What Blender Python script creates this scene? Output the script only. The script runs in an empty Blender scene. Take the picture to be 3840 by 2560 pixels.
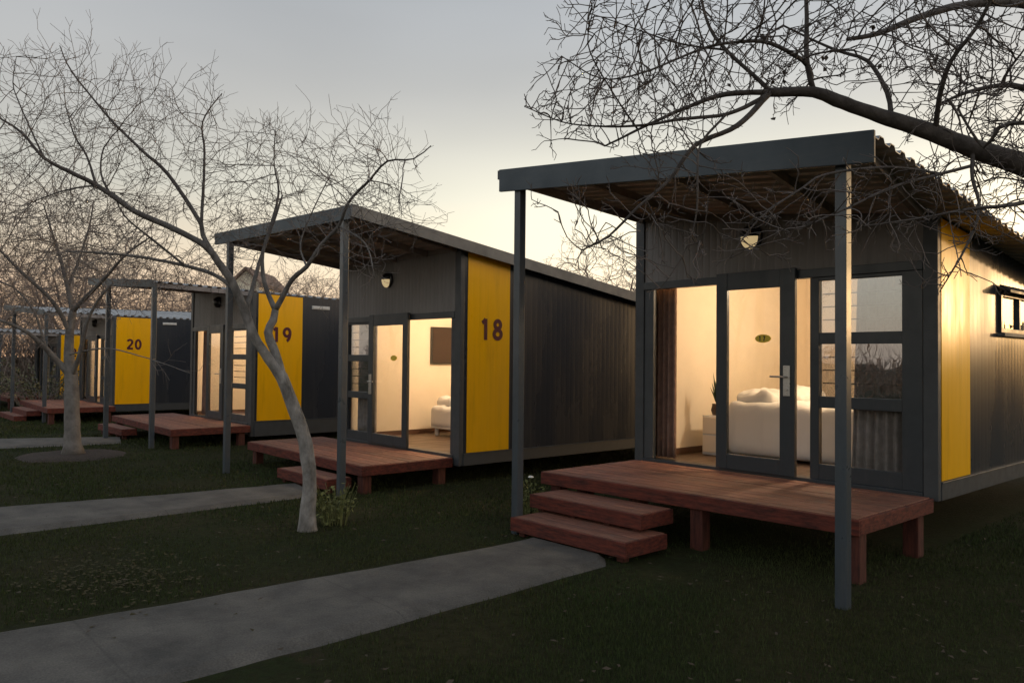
import bpy, math, random
import numpy as np
from mathutils import Vector, Matrix, kdtree, noise
S = bpy.context.scene
R = math.radians
# world axes: X runs along the fronts of the cabins (towards the near end), Y runs from their fronts to their backs
# ------------------------------------------------------------------ camera
cd = bpy.data.cameras.new('camera'); cam = bpy.data.objects.new('camera', cd); S.collection.objects.link(cam)
cd.sensor_width = 36.0; cd.lens = 27.58; cd.clip_start = 0.05; cd.clip_end = 2000
F = Vector((-0.742232, 0.669738, 0.023301)); Rt = Vector((0.670059, 0.742241, 0.009946)); U = Vector((0.010634, -0.022995, 0.999679))
cam.matrix_world = Matrix(((Rt.x, U.x, -F.x, 0), (Rt.y, U.y, -F.y, 0), (Rt.z, U.z, -F.z, 1.63), (0, 0, 0, 1)))
S.camera = cam
S.render.engine = 'CYCLES'
S.view_settings.view_transform = 'Standard'; S.view_settings.look = 'None'
S.view_settings.exposure = 0.1; S.view_settings.gamma = 1.0
S.cycles.use_denoising = True
S.cycles.max_bounces = 8; S.cycles.diffuse_bounces = 4; S.cycles.transparent_max_bounces = 12
S.cycles.caustics_reflective = False; S.cycles.caustics_refractive = False
S.cycles.sample_clamp_indirect = 4.0
# ------------------------------------------------------------------ sky and sun (dusk, the sun just over the tree line behind the cabins)
SUN_DIR = Vector((0.310, 0.950, 0.0)).normalized()
SUN_EL = R(3.4)
SUNV = Vector((SUN_DIR.x*math.cos(SUN_EL), SUN_DIR.y*math.cos(SUN_EL), math.sin(SUN_EL)))
W = bpy.data.worlds.new('World'); S.world = W; W.use_nodes = True
nt = W.node_tree; nt.nodes.clear()
def N(t, kind, **kw):
    n = t.nodes.new(kind)
    for k, v in kw.items(): setattr(n, k, v)
    return n
def mth(t, op, a, b=None):
    n = N(t, 'ShaderNodeMath', operation=op)
    for i, v in enumerate((a, b)):
        if v is None: continue
        if isinstance(v, (int, float)): n.inputs[i].default_value = v
        else: t.links.new(v, n.inputs[i])
    return n.outputs[0]
def mixc(t, mode, fac, a, b):
    n = N(t, 'ShaderNodeMix', data_type='RGBA', blend_type=mode)
    for i, v in ((0, fac), (6, a), (7, b)):
        if isinstance(v, (int, float)): n.inputs[i].default_value = v
        elif isinstance(v, tuple): n.inputs[i].default_value = (*v, 1)
        else: t.links.new(v, n.inputs[i])
    return n.outputs[2]
tc = N(nt, 'ShaderNodeTexCoord'); sep = N(nt, 'ShaderNodeSeparateXYZ'); nt.links.new(tc.outputs['Generated'], sep.inputs[0])
ramp = N(nt, 'ShaderNodeValToRGB'); nt.links.new(mth(nt, 'MULTIPLY', sep.outputs[2], 1.0), ramp.inputs[0])
cr = ramp.color_ramp
stops = [(0.0, (.64, .37, .21)), (.06, (.70, .44, .29)), (.12, (.59, .46, .35)), (.20, (.45, .43, .39)), (.30, (.43, .42, .41)), (.42, (.41, .42, .435)), (.7, (.33, .38, .44)), (1.0, (.27, .32, .39))]
cr.elements[0].position = 0; cr.elements[0].color = (*stops[0][1], 1); cr.elements[1].position = 1; cr.elements[1].color = (*stops[-1][1], 1)
for p_, c_ in stops[1:-1]:
    e = cr.elements.new(p_); e.color = (*c_, 1)
def lobe(az_deg, el_deg, k, kz):
    """soft glow round a direction: exp(-k*(1-cos azimuth difference)) * exp(-(dz/kz)^2)"""
    a = math.atan2(SUN_DIR.y, SUN_DIR.x) - R(az_deg)
    vx, vy = math.cos(a), math.sin(a)
    h = mth(nt, 'SQRT', mth(nt, 'ADD', mth(nt, 'MULTIPLY', sep.outputs[0], sep.outputs[0]), mth(nt, 'MULTIPLY', sep.outputs[1], sep.outputs[1])))
    d = mth(nt, 'DIVIDE', mth(nt, 'ADD', mth(nt, 'MULTIPLY', sep.outputs[0], vx), mth(nt, 'MULTIPLY', sep.outputs[1], vy)), mth(nt, 'MAXIMUM', h, .001))
    g1 = mth(nt, 'EXPONENT', mth(nt, 'MULTIPLY', mth(nt, 'SUBTRACT', 1.0, d), -k))
    z = mth(nt, 'DIVIDE', mth(nt, 'SUBTRACT', sep.outputs[2], math.sin(R(el_deg))), kz)
    g2 = mth(nt, 'EXPONENT', mth(nt, 'MULTIPLY', mth(nt, 'MULTIPLY', z, z), -1.0))
    return mth(nt, 'MULTIPLY', g1, g2)
ramp2 = N(nt, 'ShaderNodeValToRGB'); nt.links.new(sep.outputs[2], ramp2.inputs[0]); c2 = ramp2.color_ramp     # the sky away from the sunset
c2.elements[0].position = 0; c2.elements[0].color = (.52, .43, .36, 1); c2.elements[1].position = 1; c2.elements[1].color = (.27, .32, .39, 1)
for p_, c_ in ((.10, (.60, .53, .46)), (.25, (.56, .55, .54)), (.5, (.45, .48, .53))):
    e = c2.elements.new(p_); e.color = (*c_, 1)
dsun = mth(nt, 'ADD', mth(nt, 'MULTIPLY', sep.outputs[0], -.15), mth(nt, 'MULTIPLY', sep.outputs[1], .99))
fm = N(nt, 'ShaderNodeMapRange', interpolation_type='SMOOTHSTEP'); nt.links.new(dsun, fm.inputs[0]); fm.inputs[1].default_value = -.25; fm.inputs[2].default_value = .35
col = mixc(nt, 'MIX', fm.outputs[0], ramp2.outputs[0], ramp.outputs[0])
def add_glow(col, g, c):
    v = mixc(nt, 'MULTIPLY', 1.0, c, (1, 1, 1))
    n = N(nt, 'ShaderNodeVectorMath', operation='SCALE'); n.inputs[0].default_value = c; nt.links.new(g, n.inputs[3])
    m = N(nt, 'ShaderNodeVectorMath', operation='ADD'); nt.links.new(col, m.inputs[0]); nt.links.new(n.outputs[0], m.inputs[1])
    return m.outputs[0]
col = add_glow(col, lobe(-2, 4.5, 13.0, .17), (1.9, 1.25, .52))      # after-glow where the sun went down
col = add_glow(col, lobe(-52, 8.0, 5.5, .13), (.60, .55, .38))     # pale bright band above the cabins
col = add_glow(col, lobe(78, 25.0, 2.6, .55), (.48, .45, .41))       # added glow out of view past the near end, brightens the yellow side panels
skt = N(nt, 'ShaderNodeTexSky', sky_type='NISHITA'); skt.sun_disc = False; skt.sun_elevation = SUN_EL
skt.sun_rotation = math.atan2(SUN_DIR.x, SUN_DIR.y); skt.altitude = 800; skt.dust_density = 3.0
nsk = N(nt, 'ShaderNodeVectorMath', operation='SCALE'); nt.links.new(skt.outputs[0], nsk.inputs[0]); nsk.inputs[3].default_value = 0.05
ad = N(nt, 'ShaderNodeVectorMath', operation='ADD'); nt.links.new(col, ad.inputs[0]); nt.links.new(nsk.outputs[0], ad.inputs[1])
# very soft high cloud variation
cn = N(nt, 'ShaderNodeTexNoise'); cn.inputs['Scale'].default_value = 1.6; cn.inputs['Detail'].default_value = 3; cn.inputs['Roughness'].default_value = .45
mp = N(nt, 'ShaderNodeMapping'); mp.inputs['Scale'].default_value = (1, 1, 3.5); nt.links.new(tc.outputs['Generated'], mp.inputs[0]); nt.links.new(mp.outputs[0], cn.inputs[0])
mr = N(nt, 'ShaderNodeMapRange'); nt.links.new(cn.outputs[0], mr.inputs[0]); mr.inputs[1].default_value = .3; mr.inputs[2].default_value = .7; mr.inputs[3].default_value = .90; mr.inputs[4].default_value = 1.08
cl = N(nt, 'ShaderNodeVectorMath', operation='SCALE'); nt.links.new(ad.outputs[0], cl.inputs[0]); nt.links.new(mr.outputs[0], cl.inputs[3])
bg = N(nt, 'ShaderNodeBackground'); nt.links.new(cl.outputs[0], bg.inputs[0]); bg.inputs[1].default_value = 1.0
wo = N(nt, 'ShaderNodeOutputWorld'); nt.links.new(bg.outputs[0], wo.inputs[0])
sl = bpy.data.lights.new('sun', 'SUN'); so = bpy.data.objects.new('sun', sl); S.collection.objects.link(so)
sl.energy = .3; sl.angle = R(1.5); sl.color = (1.0, .62, .30)
so.rotation_euler = (-SUNV).to_track_quat('-Z', 'Y').to_euler(); so.location = (10, 30, 6)
# ------------------------------------------------------------------ materials
def mat(name, base, rough=.6, var=.0, vscale=8., metal=0., coat=0., spec=.5, bump=0., bscale=60., base2=None, ribs=None, emit=None, stretch=None, obj=True, coatr=.2):
    m = bpy.data.materials.new(name); m.use_nodes = True; t = m.node_tree
    p = t.nodes['Principled BSDF']
    p.inputs['Roughness'].default_value = rough; p.inputs['Metallic'].default_value = metal
    p.inputs['Coat Weight'].default_value = coat; p.inputs['Coat Roughness'].default_value = coatr
    p.inputs['Specular IOR Level'].default_value = spec
    tcn = N(t, 'ShaderNodeTexCoord'); co = tcn.outputs['Object']
    if stretch:
        mpn = N(t, 'ShaderNodeMapping'); mpn.inputs['Scale'].default_value = stretch; t.links.new(co, mpn.inputs[0]); co2 = mpn.outputs[0]
    else: co2 = co
    c = base
    if base2 is not None or var:
        nz = N(t, 'ShaderNodeTexNoise'); nz.inputs['Scale'].default_value = vscale; nz.inputs['Detail'].default_value = 6; nz.inputs['Roughness'].default_value = .6
        t.links.new(co2, nz.inputs[0])
        b2 = base2 if base2 is not None else tuple(x*(1-var) for x in base)
        b1 = base if base2 is not None else tuple(min(1, x*(1+var)) for x in base)
        mrn = N(t, 'ShaderNodeMapRange'); t.links.new(nz.outputs[0], mrn.inputs[0]); mrn.inputs[1].default_value = .32; mrn.inputs[2].default_value = .68
        c = mixc(t, 'MIX', mrn.outputs[0], b1, b2)
        rr = N(t, 'ShaderNodeMapRange'); t.links.new(nz.outputs[0], rr.inputs[0]); rr.inputs[1].default_value = .3; rr.inputs[2].default_value = .7
        rr.inputs[3].default_value = max(.02, rough-.08); rr.inputs[4].default_value = min(1, rough+.1); t.links.new(rr.outputs[0], p.inputs['Roughness'])
    if isinstance(c, tuple): p.inputs['Base Color'].default_value = (*c, 1)
    else: t.links.new(c, p.inputs['Base Color'])
    h = None
    if ribs:   # (axis, pitch, height)
        sp = N(t, 'ShaderNodeSeparateXYZ'); t.links.new(co, sp.inputs[0])
        w = mth(t, 'PINGPONG', sp.outputs[ribs[0]], ribs[1]/2)
        w = mth(t, 'DIVIDE', w, ribs[1]/2)
        w = mth(t, 'SMOOTH_MIN', w, .3); w = mth(t, 'MULTIPLY', w, ribs[2]/.3)
        h = w
    if bump:
        n2 = N(t, 'ShaderNodeTexNoise'); n2.inputs['Scale'].default_value = bscale; n2.inputs['Detail'].default_value = 5
        t.links.new(co2, n2.inputs[0]); b = mth(t, 'MULTIPLY', n2.outputs[0], bump)
        h = b if h is None else mth(t, 'ADD', h, b)
    if h is not None:
        bn = N(t, 'ShaderNodeBump'); bn.inputs['Strength'].default_value = 1.0; bn.inputs['Distance'].default_value = 1.0
        t.links.new(h, bn.inputs['Height']); t.links.new(bn.outputs[0], p.inputs['Normal'])
    if emit:
        p.inputs['Emission Color'].default_value = (*emit[0], 1); p.inputs['Emission Strength'].default_value = emit[1]
    return m
def glass(name, refl, tint=(1, 1, 1), rough=.0, cloud=0.0):
    m = bpy.data.materials.new(name); m.use_nodes = True; t = m.node_tree; t.nodes.clear()
    tr = N(t, 'ShaderNodeBsdfTransparent'); tr.inputs[0].default_value = (*tint, 1)
    gl = N(t, 'ShaderNodeBsdfGlossy'); gl.inputs['Roughness'].default_value = rough; gl.inputs[0].default_value = (.95, .97, 1, 1)
    lw = N(t, 'ShaderNodeLayerWeight'); lw.inputs[0].default_value = .5
    fac = mth(t, 'MINIMUM', mth(t, 'ADD', mth(t, 'MULTIPLY', mth(t, 'POWER', lw.outputs['Facing'], 4.0), .8), refl), 1.0)
    nz = N(t, 'ShaderNodeTexNoise'); nz.inputs['Scale'].default_value = 2.2; tcn = N(t, 'ShaderNodeTexCoord'); t.links.new(tcn.outputs['Object'], nz.inputs[0])
    bn = N(t, 'ShaderNodeBump'); bn.inputs['Strength'].default_value = 1; bn.inputs['Distance'].default_value = .0015; t.links.new(nz.outputs[0], bn.inputs['Height']); t.links.new(bn.outputs[0], gl.inputs['Normal'])
    mx = N(t, 'ShaderNodeMixShader'); t.links.new(fac, mx.inputs[0]); t.links.new(tr.outputs[0], mx.inputs[1]); t.links.new(gl.outputs[0], mx.inputs[2])
    o = N(t, 'ShaderNodeOutputMaterial'); t.links.new(mx.outputs[0], o.inputs[0])
    return m
M = dict(
 wall_side=mat('painted_side_cladding', (.028, .032, .040), .27, var=.10, vscale=1.3, spec=.5, ribs=(1, .10, .0006), stretch=(1, 1, .25), bump=.0003, bscale=9),
 wall_front=mat('painted_front_cladding', (.215, .20, .19), .5, var=.15, vscale=1.5, ribs=(0, .085, .005), stretch=(1, 1, .25)),
 trim=mat('dark_trim_paint', (.052, .058, .063), .45, var=.15, vscale=5, bump=.0005, bscale=30),
 frame=mat('window_frame_paint', (.026, .034, .041), .4, var=.12, vscale=6, coat=.2, bump=.0004, bscale=40),
 fascia=mat('roof_fascia_paint', (.058, .076, .088), .45, var=.15, vscale=2.5, bump=.0008, bscale=12),
 barge=mat('grey_barge_paint', (.15, .15, .145), .55, var=.2, vscale=4),
 post=mat('steel_post_paint', (.055, .068, .08), .33, var=.15, vscale=6, coat=.4),
 yellow=mat('yellow_panel_paint', (.93, .46, .0), .34, var=.05, vscale=2.2, spec=.4, ribs=(1, .10, .0005), stretch=(1, 1, .3)),
 number=mat('maroon_number_paint', (.085, .006, .018), .5),
 roof=mat('corrugated_roof_metal', (.30, .31, .32), .42, var=.2, vscale=2, metal=.55),
 soffit=mat('roof_underside', (.50, .445, .42), .7, var=.15, vscale=4, stretch=(.3, 2, 1)),
 rafter=mat('dark_rafter', (.26, .23, .215), .7, var=.2),
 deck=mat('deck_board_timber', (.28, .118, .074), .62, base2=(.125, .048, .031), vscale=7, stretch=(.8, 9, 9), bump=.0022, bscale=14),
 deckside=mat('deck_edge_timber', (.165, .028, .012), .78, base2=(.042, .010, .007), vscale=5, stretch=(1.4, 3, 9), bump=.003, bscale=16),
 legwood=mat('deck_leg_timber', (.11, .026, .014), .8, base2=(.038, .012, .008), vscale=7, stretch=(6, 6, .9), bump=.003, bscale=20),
 lining=mat('interior_lining', (.84, .73, .58), .7, var=.03, vscale=3),
 skirting=mat('brown_skirting', (.10, .05, .03), .5),
 floor=mat('brown_floor', (.085, .052, .032), .45, var=.3, vscale=9, stretch=(1, .2, 1)),
 curtain=mat('grey_brown_curtain', (.30, .27, .26), .85, var=.2, vscale=12),
 curtain_brown=mat('brown_curtain', (.24, .15, .115), .85, var=.2, vscale=12),
 duvet=mat('white_bed_linen', (.78, .76, .74), .8, bump=.006, bscale=5),
 white=mat('white_paint', (.75, .73, .70), .4),
 black=mat('black_plastic', (.012, .012, .013), .35, coat=.3),
 tv=mat('dark_screen', (.035, .02, .016), .3, coat=.1),
 steel=mat('brushed_steel', (.55, .53, .50), .32, metal=1.0, var=.1, vscale=30),
 lens=mat('lamp_lens', (.75, .66, .45), .35, emit=((1, .74, .38), .42)),
 vent=mat('pale_vent', (.62, .62, .60), .5),
 plaque=mat('yellow_plaque', (.92, .66, .05), .45),
 leafgreen=mat('potted_foliage', (.05, .08, .03), .6),
 vase=mat('dark_vase', (.06, .04, .03), .3),
 bark1=mat('pale_grey_bark', (.36, .34, .315), .85, base2=(.10, .092, .082), vscale=9, stretch=(1, 1, .5), bump=.03, bscale=24),
 bark2=mat('grey_bark', (.20, .185, .17), .85, base2=(.11, .10, .09), vscale=8, bump=.012, bscale=22),
 bark3=mat('dark_bark', (.10, .085, .075), .85, base2=(.055, .047, .042), vscale=10, bump=.012, bscale=26),
 twig1=mat('grey_twigs', (.19, .165, .15), .8),
 twig2=mat('brown_twigs', (.19, .16, .14), .8),
 twig3=mat('dark_twigs', (.125, .105, .095), .8),
 dryleaf=mat('dried_leaf', (.06, .042, .026), .8),
 farwood=mat('far_tree_bark', (.26, .20, .165), .9),
 concrete=mat('concrete_path', (.120, .108, .092), .85, base2=(.058, .054, .048), vscale=2.4, bump=.004, bscale=35),
 house=mat('cream_gable', (.72, .66, .52), .7), houseroof=mat('tile_roof', (.15, .10, .075), .7),
 flower=mat('white_flower', (.7, .7, .68), .6),
 yleaf=mat('fallen_yellow_leaves', (.045, .034, .007), .9),
)
M['glass_film'] = glass('reflective_window_glass', .32, (.86, .86, .86))
M['glass_door'] = glass('door_glass', .035, (.96, .96, .95))
def leafy(name, c1, c2, scale=1.5):
    m = bpy.data.materials.new(name); m.use_nodes = True; t = m.node_tree; p = t.nodes['Principled BSDF']; p.inputs['Roughness'].default_value = .75; p.inputs['Specular IOR Level'].default_value = .2
    g = N(t, 'ShaderNodeNewGeometry'); nz = N(t, 'ShaderNodeTexNoise'); nz.inputs['Scale'].default_value = scale; nz.inputs['Detail'].default_value = 4; t.links.new(g.outputs['Position'], nz.inputs[0])
    a = mixc(t, 'MIX', nz.outputs[0], c1, c2)
    b = mixc(t, 'MULTIPLY', .8, a, (1, 1, 1)); v = mth(t, 'ADD', mth(t, 'MULTIPLY', g.outputs['Random Per Island'], .9), .5)
    sc = N(t, 'ShaderNodeVectorMath', operation='SCALE'); t.links.new(a, sc.inputs[0]); t.links.new(v, sc.inputs[3]); t.links.new(sc.outputs[0], p.inputs['Base Color'])
    return m
M['grass'] = leafy('lawn_grass_blades', (.018, .052, .012), (.058, .050, .017), .5)
M['hedge'] = leafy('hedge_foliage', (.07, .06, .045), (.13, .10, .08), 1.5)
M['shrubleaf'] = leafy('grey_green_leaves', (.10, .12, .06), (.17, .16, .09), 3)
M['reed'] = leafy('pale_green_stalks', (.10, .13, .04), (.20, .19, .08), 6)
def groundmat():
    m = bpy.data.materials.new('lawn_soil'); m.use_nodes = True; t = m.node_tree; p = t.nodes['Principled BSDF']; p.inputs['Roughness'].default_value = .95; p.inputs['Specular IOR Level'].default_value = .1
    tcn = N(t, 'ShaderNodeTexCoord')
    def nz(s, d):
        n = N(t, 'ShaderNodeTexNoise'); n.inputs['Scale'].default_value = s; n.inputs['Detail'].default_value = d; n.inputs['Roughness'].default_value = .65; t.links.new(tcn.outputs['Object'], n.inputs[0]); return n.outputs[0]
    def mr(v, a, b):
        n = N(t, 'ShaderNodeMapRange'); t.links.new(v, n.inputs[0]); n.inputs[1].default_value = a; n.inputs[2].default_value = b; return n.outputs[0]
    a = mixc(t, 'MIX', mr(nz(.6, 4), .4, .6), (.024, .034, .011), (.040, .037, .016))
    a = mixc(t, 'MIX', mr(nz(14, 6), .35, .7), a, (.020, .020, .009))
    a = mixc(t, 'MIX', mr(nz(2.1, 6), .60, .72), a, (.042, .034, .020))
    t.links.new(a, p.inputs['Base Color'])
    bn = N(t, 'ShaderNodeBump'); bn.inputs['Distance'].default_value = .03; t.links.new(nz(25, 6), bn.inputs['Height']); t.links.new(bn.outputs[0], p.inputs['Normal'])
    return m
M['ground'] = groundmat()
M['mulch'] = mat('bark_mulch', (.045, .030, .022), .95, base2=(.022, .016, .012), vscale=25, bump=.02, bscale=40)

def tweak_bark(m, z0, z1, dark):
    """bark colour goes darker with height above the ground"""
    t = m.node_tree; p = t.nodes['Principled BSDF']; l = p.inputs['Base Color'].links[0]; src = l.from_socket
    g = N(t, 'ShaderNodeTexCoord'); s_ = N(t, 'ShaderNodeSeparateXYZ'); t.links.new(g.outputs['Object'], s_.inputs[0])
    mr_ = N(t, 'ShaderNodeMapRange'); t.links.new(s_.outputs[2], mr_.inputs[0]); mr_.inputs[1].default_value = z0; mr_.inputs[2].default_value = z1
    t.links.new(mixc(t, 'MIX', mr_.outputs[0], src, dark), p.inputs['Base Color'])
tweak_bark(M['bark1'], 1.6, 3.2, (.075, .065, .06)); tweak_bark(M['bark2'], 1.8, 3.4, (.08, .07, .065))
def per_piece(m, lo, hi):
    t = m.node_tree; p = t.nodes['Principled BSDF']; src = p.inputs['Base Color'].links[0].from_socket
    g = N(t, 'ShaderNodeNewGeometry'); mr_ = N(t, 'ShaderNodeMapRange'); t.links.new(g.outputs['Random Per Island'], mr_.inputs[0]); mr_.inputs[3].default_value = lo; mr_.inputs[4].default_value = hi
    sc = N(t, 'ShaderNodeVectorMath', operation='SCALE'); t.links.new(src, sc.inputs[0]); t.links.new(mr_.outputs[0], sc.inputs[3]); t.links.new(sc.outputs[0], p.inputs['Base Color'])
per_piece(M['deck'], .72, 1.3)
def stains(m, amt, scale, dark):
    """run-off streaks and dust"""
    t = m.node_tree; p = t.nodes['Principled BSDF']; i = p.inputs['Base Color']
    src = i.links[0].from_socket if i.links else tuple(i.default_value)[:3]
    g = N(t, 'ShaderNodeTexCoord'); mp_ = N(t, 'ShaderNodeMapping'); mp_.inputs['Scale'].default_value = scale; t.links.new(g.outputs['Object'], mp_.inputs[0])
    n_ = N(t, 'ShaderNodeTexNoise'); n_.inputs['Scale'].default_value = 1; n_.inputs['Detail'].default_value = 7; n_.inputs['Roughness'].default_value = .7; t.links.new(mp_.outputs[0], n_.inputs[0])
    mr_ = N(t, 'ShaderNodeMapRange'); t.links.new(n_.outputs[0], mr_.inputs[0]); mr_.inputs[1].default_value = .52; mr_.inputs[2].default_value = .75; mr_.inputs[4].default_value = amt
    t.links.new(mixc(t, 'MIX', mr_.outputs[0], src, dark), i)
stains(M['wall_side'], .5, (9, 9, .9), (.075, .072, .068)); stains(M['wall_front'], .4, (9, 9, 1.0), (.06, .055, .05)); stains(M['yellow'], .35, (7, 7, .8), (.45, .21, .01))
stains(M['fascia'], .5, (2, 2, 9), (.10, .11, .11)); stains(M['post'], .4, (12, 12, 1.5), (.12, .115, .10)); stains(M['frame'], .4, (14, 14, 3), (.06, .06, .058))
stains(M['deck'], .6, (5, 5, 5), (.10, .085, .07)); stains(M['deckside'], .6, (3, 3, 14), (.05, .022, .016)); stains(M['lining'], .15, (1, 1, 1), (.6, .5, .4))
def concrete():
    m = M['concrete']; t = m.node_tree; p = t.nodes['Principled BSDF']; src = p.inputs['Base Color'].links[0].from_socket
    g = N(t, 'ShaderNodeTexCoord'); s_ = N(t, 'ShaderNodeSeparateXYZ'); t.links.new(g.outputs['Object'], s_.inputs[0])
    y = mth(t, 'PINGPONG', mth(t, 'ADD', s_.outputs[1], .35), .8); j = N(t, 'ShaderNodeMapRange'); t.links.new(y, j.inputs[0]); j.inputs[1].default_value = .0; j.inputs[2].default_value = .012; j.inputs[3].default_value = .45; j.inputs[4].default_value = 0
    n_ = N(t, 'ShaderNodeTexNoise'); n_.inputs['Scale'].default_value = 2.5; n_.inputs['Detail'].default_value = 5; t.links.new(g.outputs['Object'], n_.inputs[0])
    wv = N(t, 'ShaderNodeVectorMath', operation='ADD'); sc = N(t, 'ShaderNodeVectorMath', operation='SCALE'); t.links.new(n_.outputs[1], sc.inputs[0]); sc.inputs[3].default_value = .35; t.links.new(g.outputs['Object'], wv.inputs[0]); t.links.new(sc.outputs[0], wv.inputs[1])
    v = N(t, 'ShaderNodeTexVoronoi', feature='DISTANCE_TO_EDGE'); v.inputs['Scale'].default_value = .85; t.links.new(wv.outputs[0], v.inputs[0])
    c = N(t, 'ShaderNodeMapRange'); t.links.new(v.outputs[0], c.inputs[0]); c.inputs[1].default_value = 0; c.inputs[2].default_value = .012; c.inputs[3].default_value = .22; c.inputs[4].default_value = 0
    f = mth(t, 'MAXIMUM', j.outputs[0], c.outputs[0]); a = mixc(t, 'MIX', f, src, (.035, .034, .03))
    n2 = N(t, 'ShaderNodeTexNoise'); n2.inputs['Scale'].default_value = 90; n2.inputs['Detail'].default_value = 3; t.links.new(g.outputs['Object'], n2.inputs[0])
    mr_ = N(t, 'ShaderNodeMapRange'); t.links.new(n2.outputs[0], mr_.inputs[0]); mr_.inputs[1].default_value = .3; mr_.inputs[2].default_value = .7; mr_.inputs[3].default_value = .72; mr_.inputs[4].default_value = 1.25
    s2 = N(t, 'ShaderNodeVectorMath', operation='SCALE'); t.links.new(a, s2.inputs[0]); t.links.new(mr_.outputs[0], s2.inputs[3]); t.links.new(s2.outputs[0], p.inputs['Base Color'])
concrete()
# ------------------------------------------------------------------ helpers
COL = S.collection
class MB:
    def __init__(s): s.v = []; s.f = []
    def box(s, x0, x1, y0, y1, z0, z1):
        x0, x1 = min(x0, x1), max(x0, x1); y0, y1 = min(y0, y1), max(y0, y1)
        return s.hexa([(x0, y0, z0), (x1, y0, z0), (x1, y1, z0), (x0, y1, z0)], [(x0, y0, z1), (x1, y0, z1), (x1, y1, z1), (x0, y1, z1)])
    def hexa(s, bot, top):
        n = len(s.v); s.v += list(bot)+list(top)
        s.f += [(n+3, n+2, n+1, n), (n+4, n+5, n+6, n+7), (n, n+1, n+5, n+4), (n+1, n+2, n+6, n+5), (n+2, n+3, n+7, n+6), (n+3, n, n+4, n+7)]
        return s
    def bar(s, p, q, w, h, up=(0, 0, 1)):
        p = Vector(p); q = Vector(q); d = (q-p).normalized(); upv = Vector(up); sd = d.cross(upv).normalized()*(w/2); u = sd.cross(d).normalized()*(h/2)
        return s.hexa([p-sd-u, p+sd-u, q+sd-u, q-sd-u], [p-sd+u, p+sd+u, q+sd+u, q-sd+u])
    def tube(s, pts, rads, k=8, cap=True):
        n0 = len(s.v); pts = [Vector(p) for p in pts]
        nrm = None
        for i, p in enumerate(pts):
            d = (pts[min(i+1, len(pts)-1)]-pts[max(i-1, 0)]).normalized()
            if nrm is None: nrm = d.orthogonal().normalized()
            else:
                nrm = (nrm-d*nrm.dot(d))
                nrm = nrm.normalized() if nrm.length > 1e-6 else d.orthogonal().normalized()
            b = d.cross(nrm)
            r = rads[i] if hasattr(rads, '__len__') else rads
            for j in range(k):
                a = 2*math.pi*j/k; s.v.append(p+nrm*(math.cos(a)*r)+b*(math.sin(a)*r))
        for i in range(len(pts)-1):
            for j in range(k):
                a = n0+i*k+j; b = n0+i*k+(j+1) % k; s.f.append((a, b, b+k, a+k))
        if cap: s.f.append(tuple(n0+j for j in reversed(range(k)))); s.f.append(tuple(n0+(len(pts)-1)*k+j for j in range(k)))
        return s
    def lathe(s, c, prof, k=24, axis='z'):
        n0 = len(s.v); c = Vector(c)
        for r, h in prof:
            for j in range(k):
                a = 2*math.pi*j/k; x, y = r*math.cos(a), r*math.sin(a)
                s.v.append(c+(Vector((x, y, h)) if axis == 'z' else Vector((x, -h, y)) if axis == '-y' else Vector((h, x, y))))
        for i in range(len(prof)-1):
            for j in range(k):
                a = n0+i*k+j; b = n0+i*k+(j+1) % k; s.f.append((a, b, b+k, a+k))
        return s
ROOT = {}
def link(name, me, m, parent=None, smooth=False):
    o = bpy.data.objects.new(name, me); COL.objects.link(o)
    if m is not None:
        me.materials.clear(); me.materials.append(m)
    if smooth: me.shade_smooth()
    if parent is not None: o.parent = parent
    return o
def wloc(p):
    v = Vector((0, 0, 0))
    while p is not None: v = v+Vector(p.location); p = p.parent
    return v
def obj(name, mb, m, parent=None, bevel=0, smooth=False, loc=None):
    """mesh given in world coordinates, stored relative to its parent (or loc)"""
    off = wloc(parent) if parent is not None else Vector(loc or (0, 0, 0))
    me = bpy.data.meshes.new(name); me.from_pydata([tuple(Vector(v)-off) for v in mb.v], [], mb.f); me.update()
    import bmesh
    bm = bmesh.new(); bm.from_mesh(me); bmesh.ops.recalc_face_normals(bm, faces=bm.faces); bm.to_mesh(me); bm.free()
    o = link(name, me, m, parent, smooth)
    if parent is None: o.location = off
    if bevel:
        b = o.modifiers.new('bevel', 'BEVEL'); b.width = bevel; b.segments = 2; b.limit_method = 'ANGLE'
    return o
def tag(o, label=None, cat=None, group=None, kind=None):
    if label: o['label'] = label
    if cat: o['category'] = cat
    if group: o['group'] = group
    if kind: o['kind'] = kind
    return o
def empty(name, loc, label, cat, group=None):
    o = bpy.data.objects.new(name, None); COL.objects.link(o); o.location = loc; o.empty_display_size = .2
    return tag(o, label, cat, group)
def text(name, s, size, m, parent, loc, rot, sx=1.0, off=0.0, ext=.004):
    cu = bpy.data.curves.new(name, 'FONT'); cu.body = s; cu.size = size; cu.extrude = ext; cu.offset = off; cu.align_x = 'CENTER'; cu.align_y = 'CENTER'
    o = bpy.data.objects.new(name, cu); COL.objects.link(o); o.data.materials.append(m)
    o.parent = parent; o.location = Vector(loc)-wloc(parent); o.rotation_euler = rot; o.scale = (sx, 1, 1)
    return o

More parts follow.
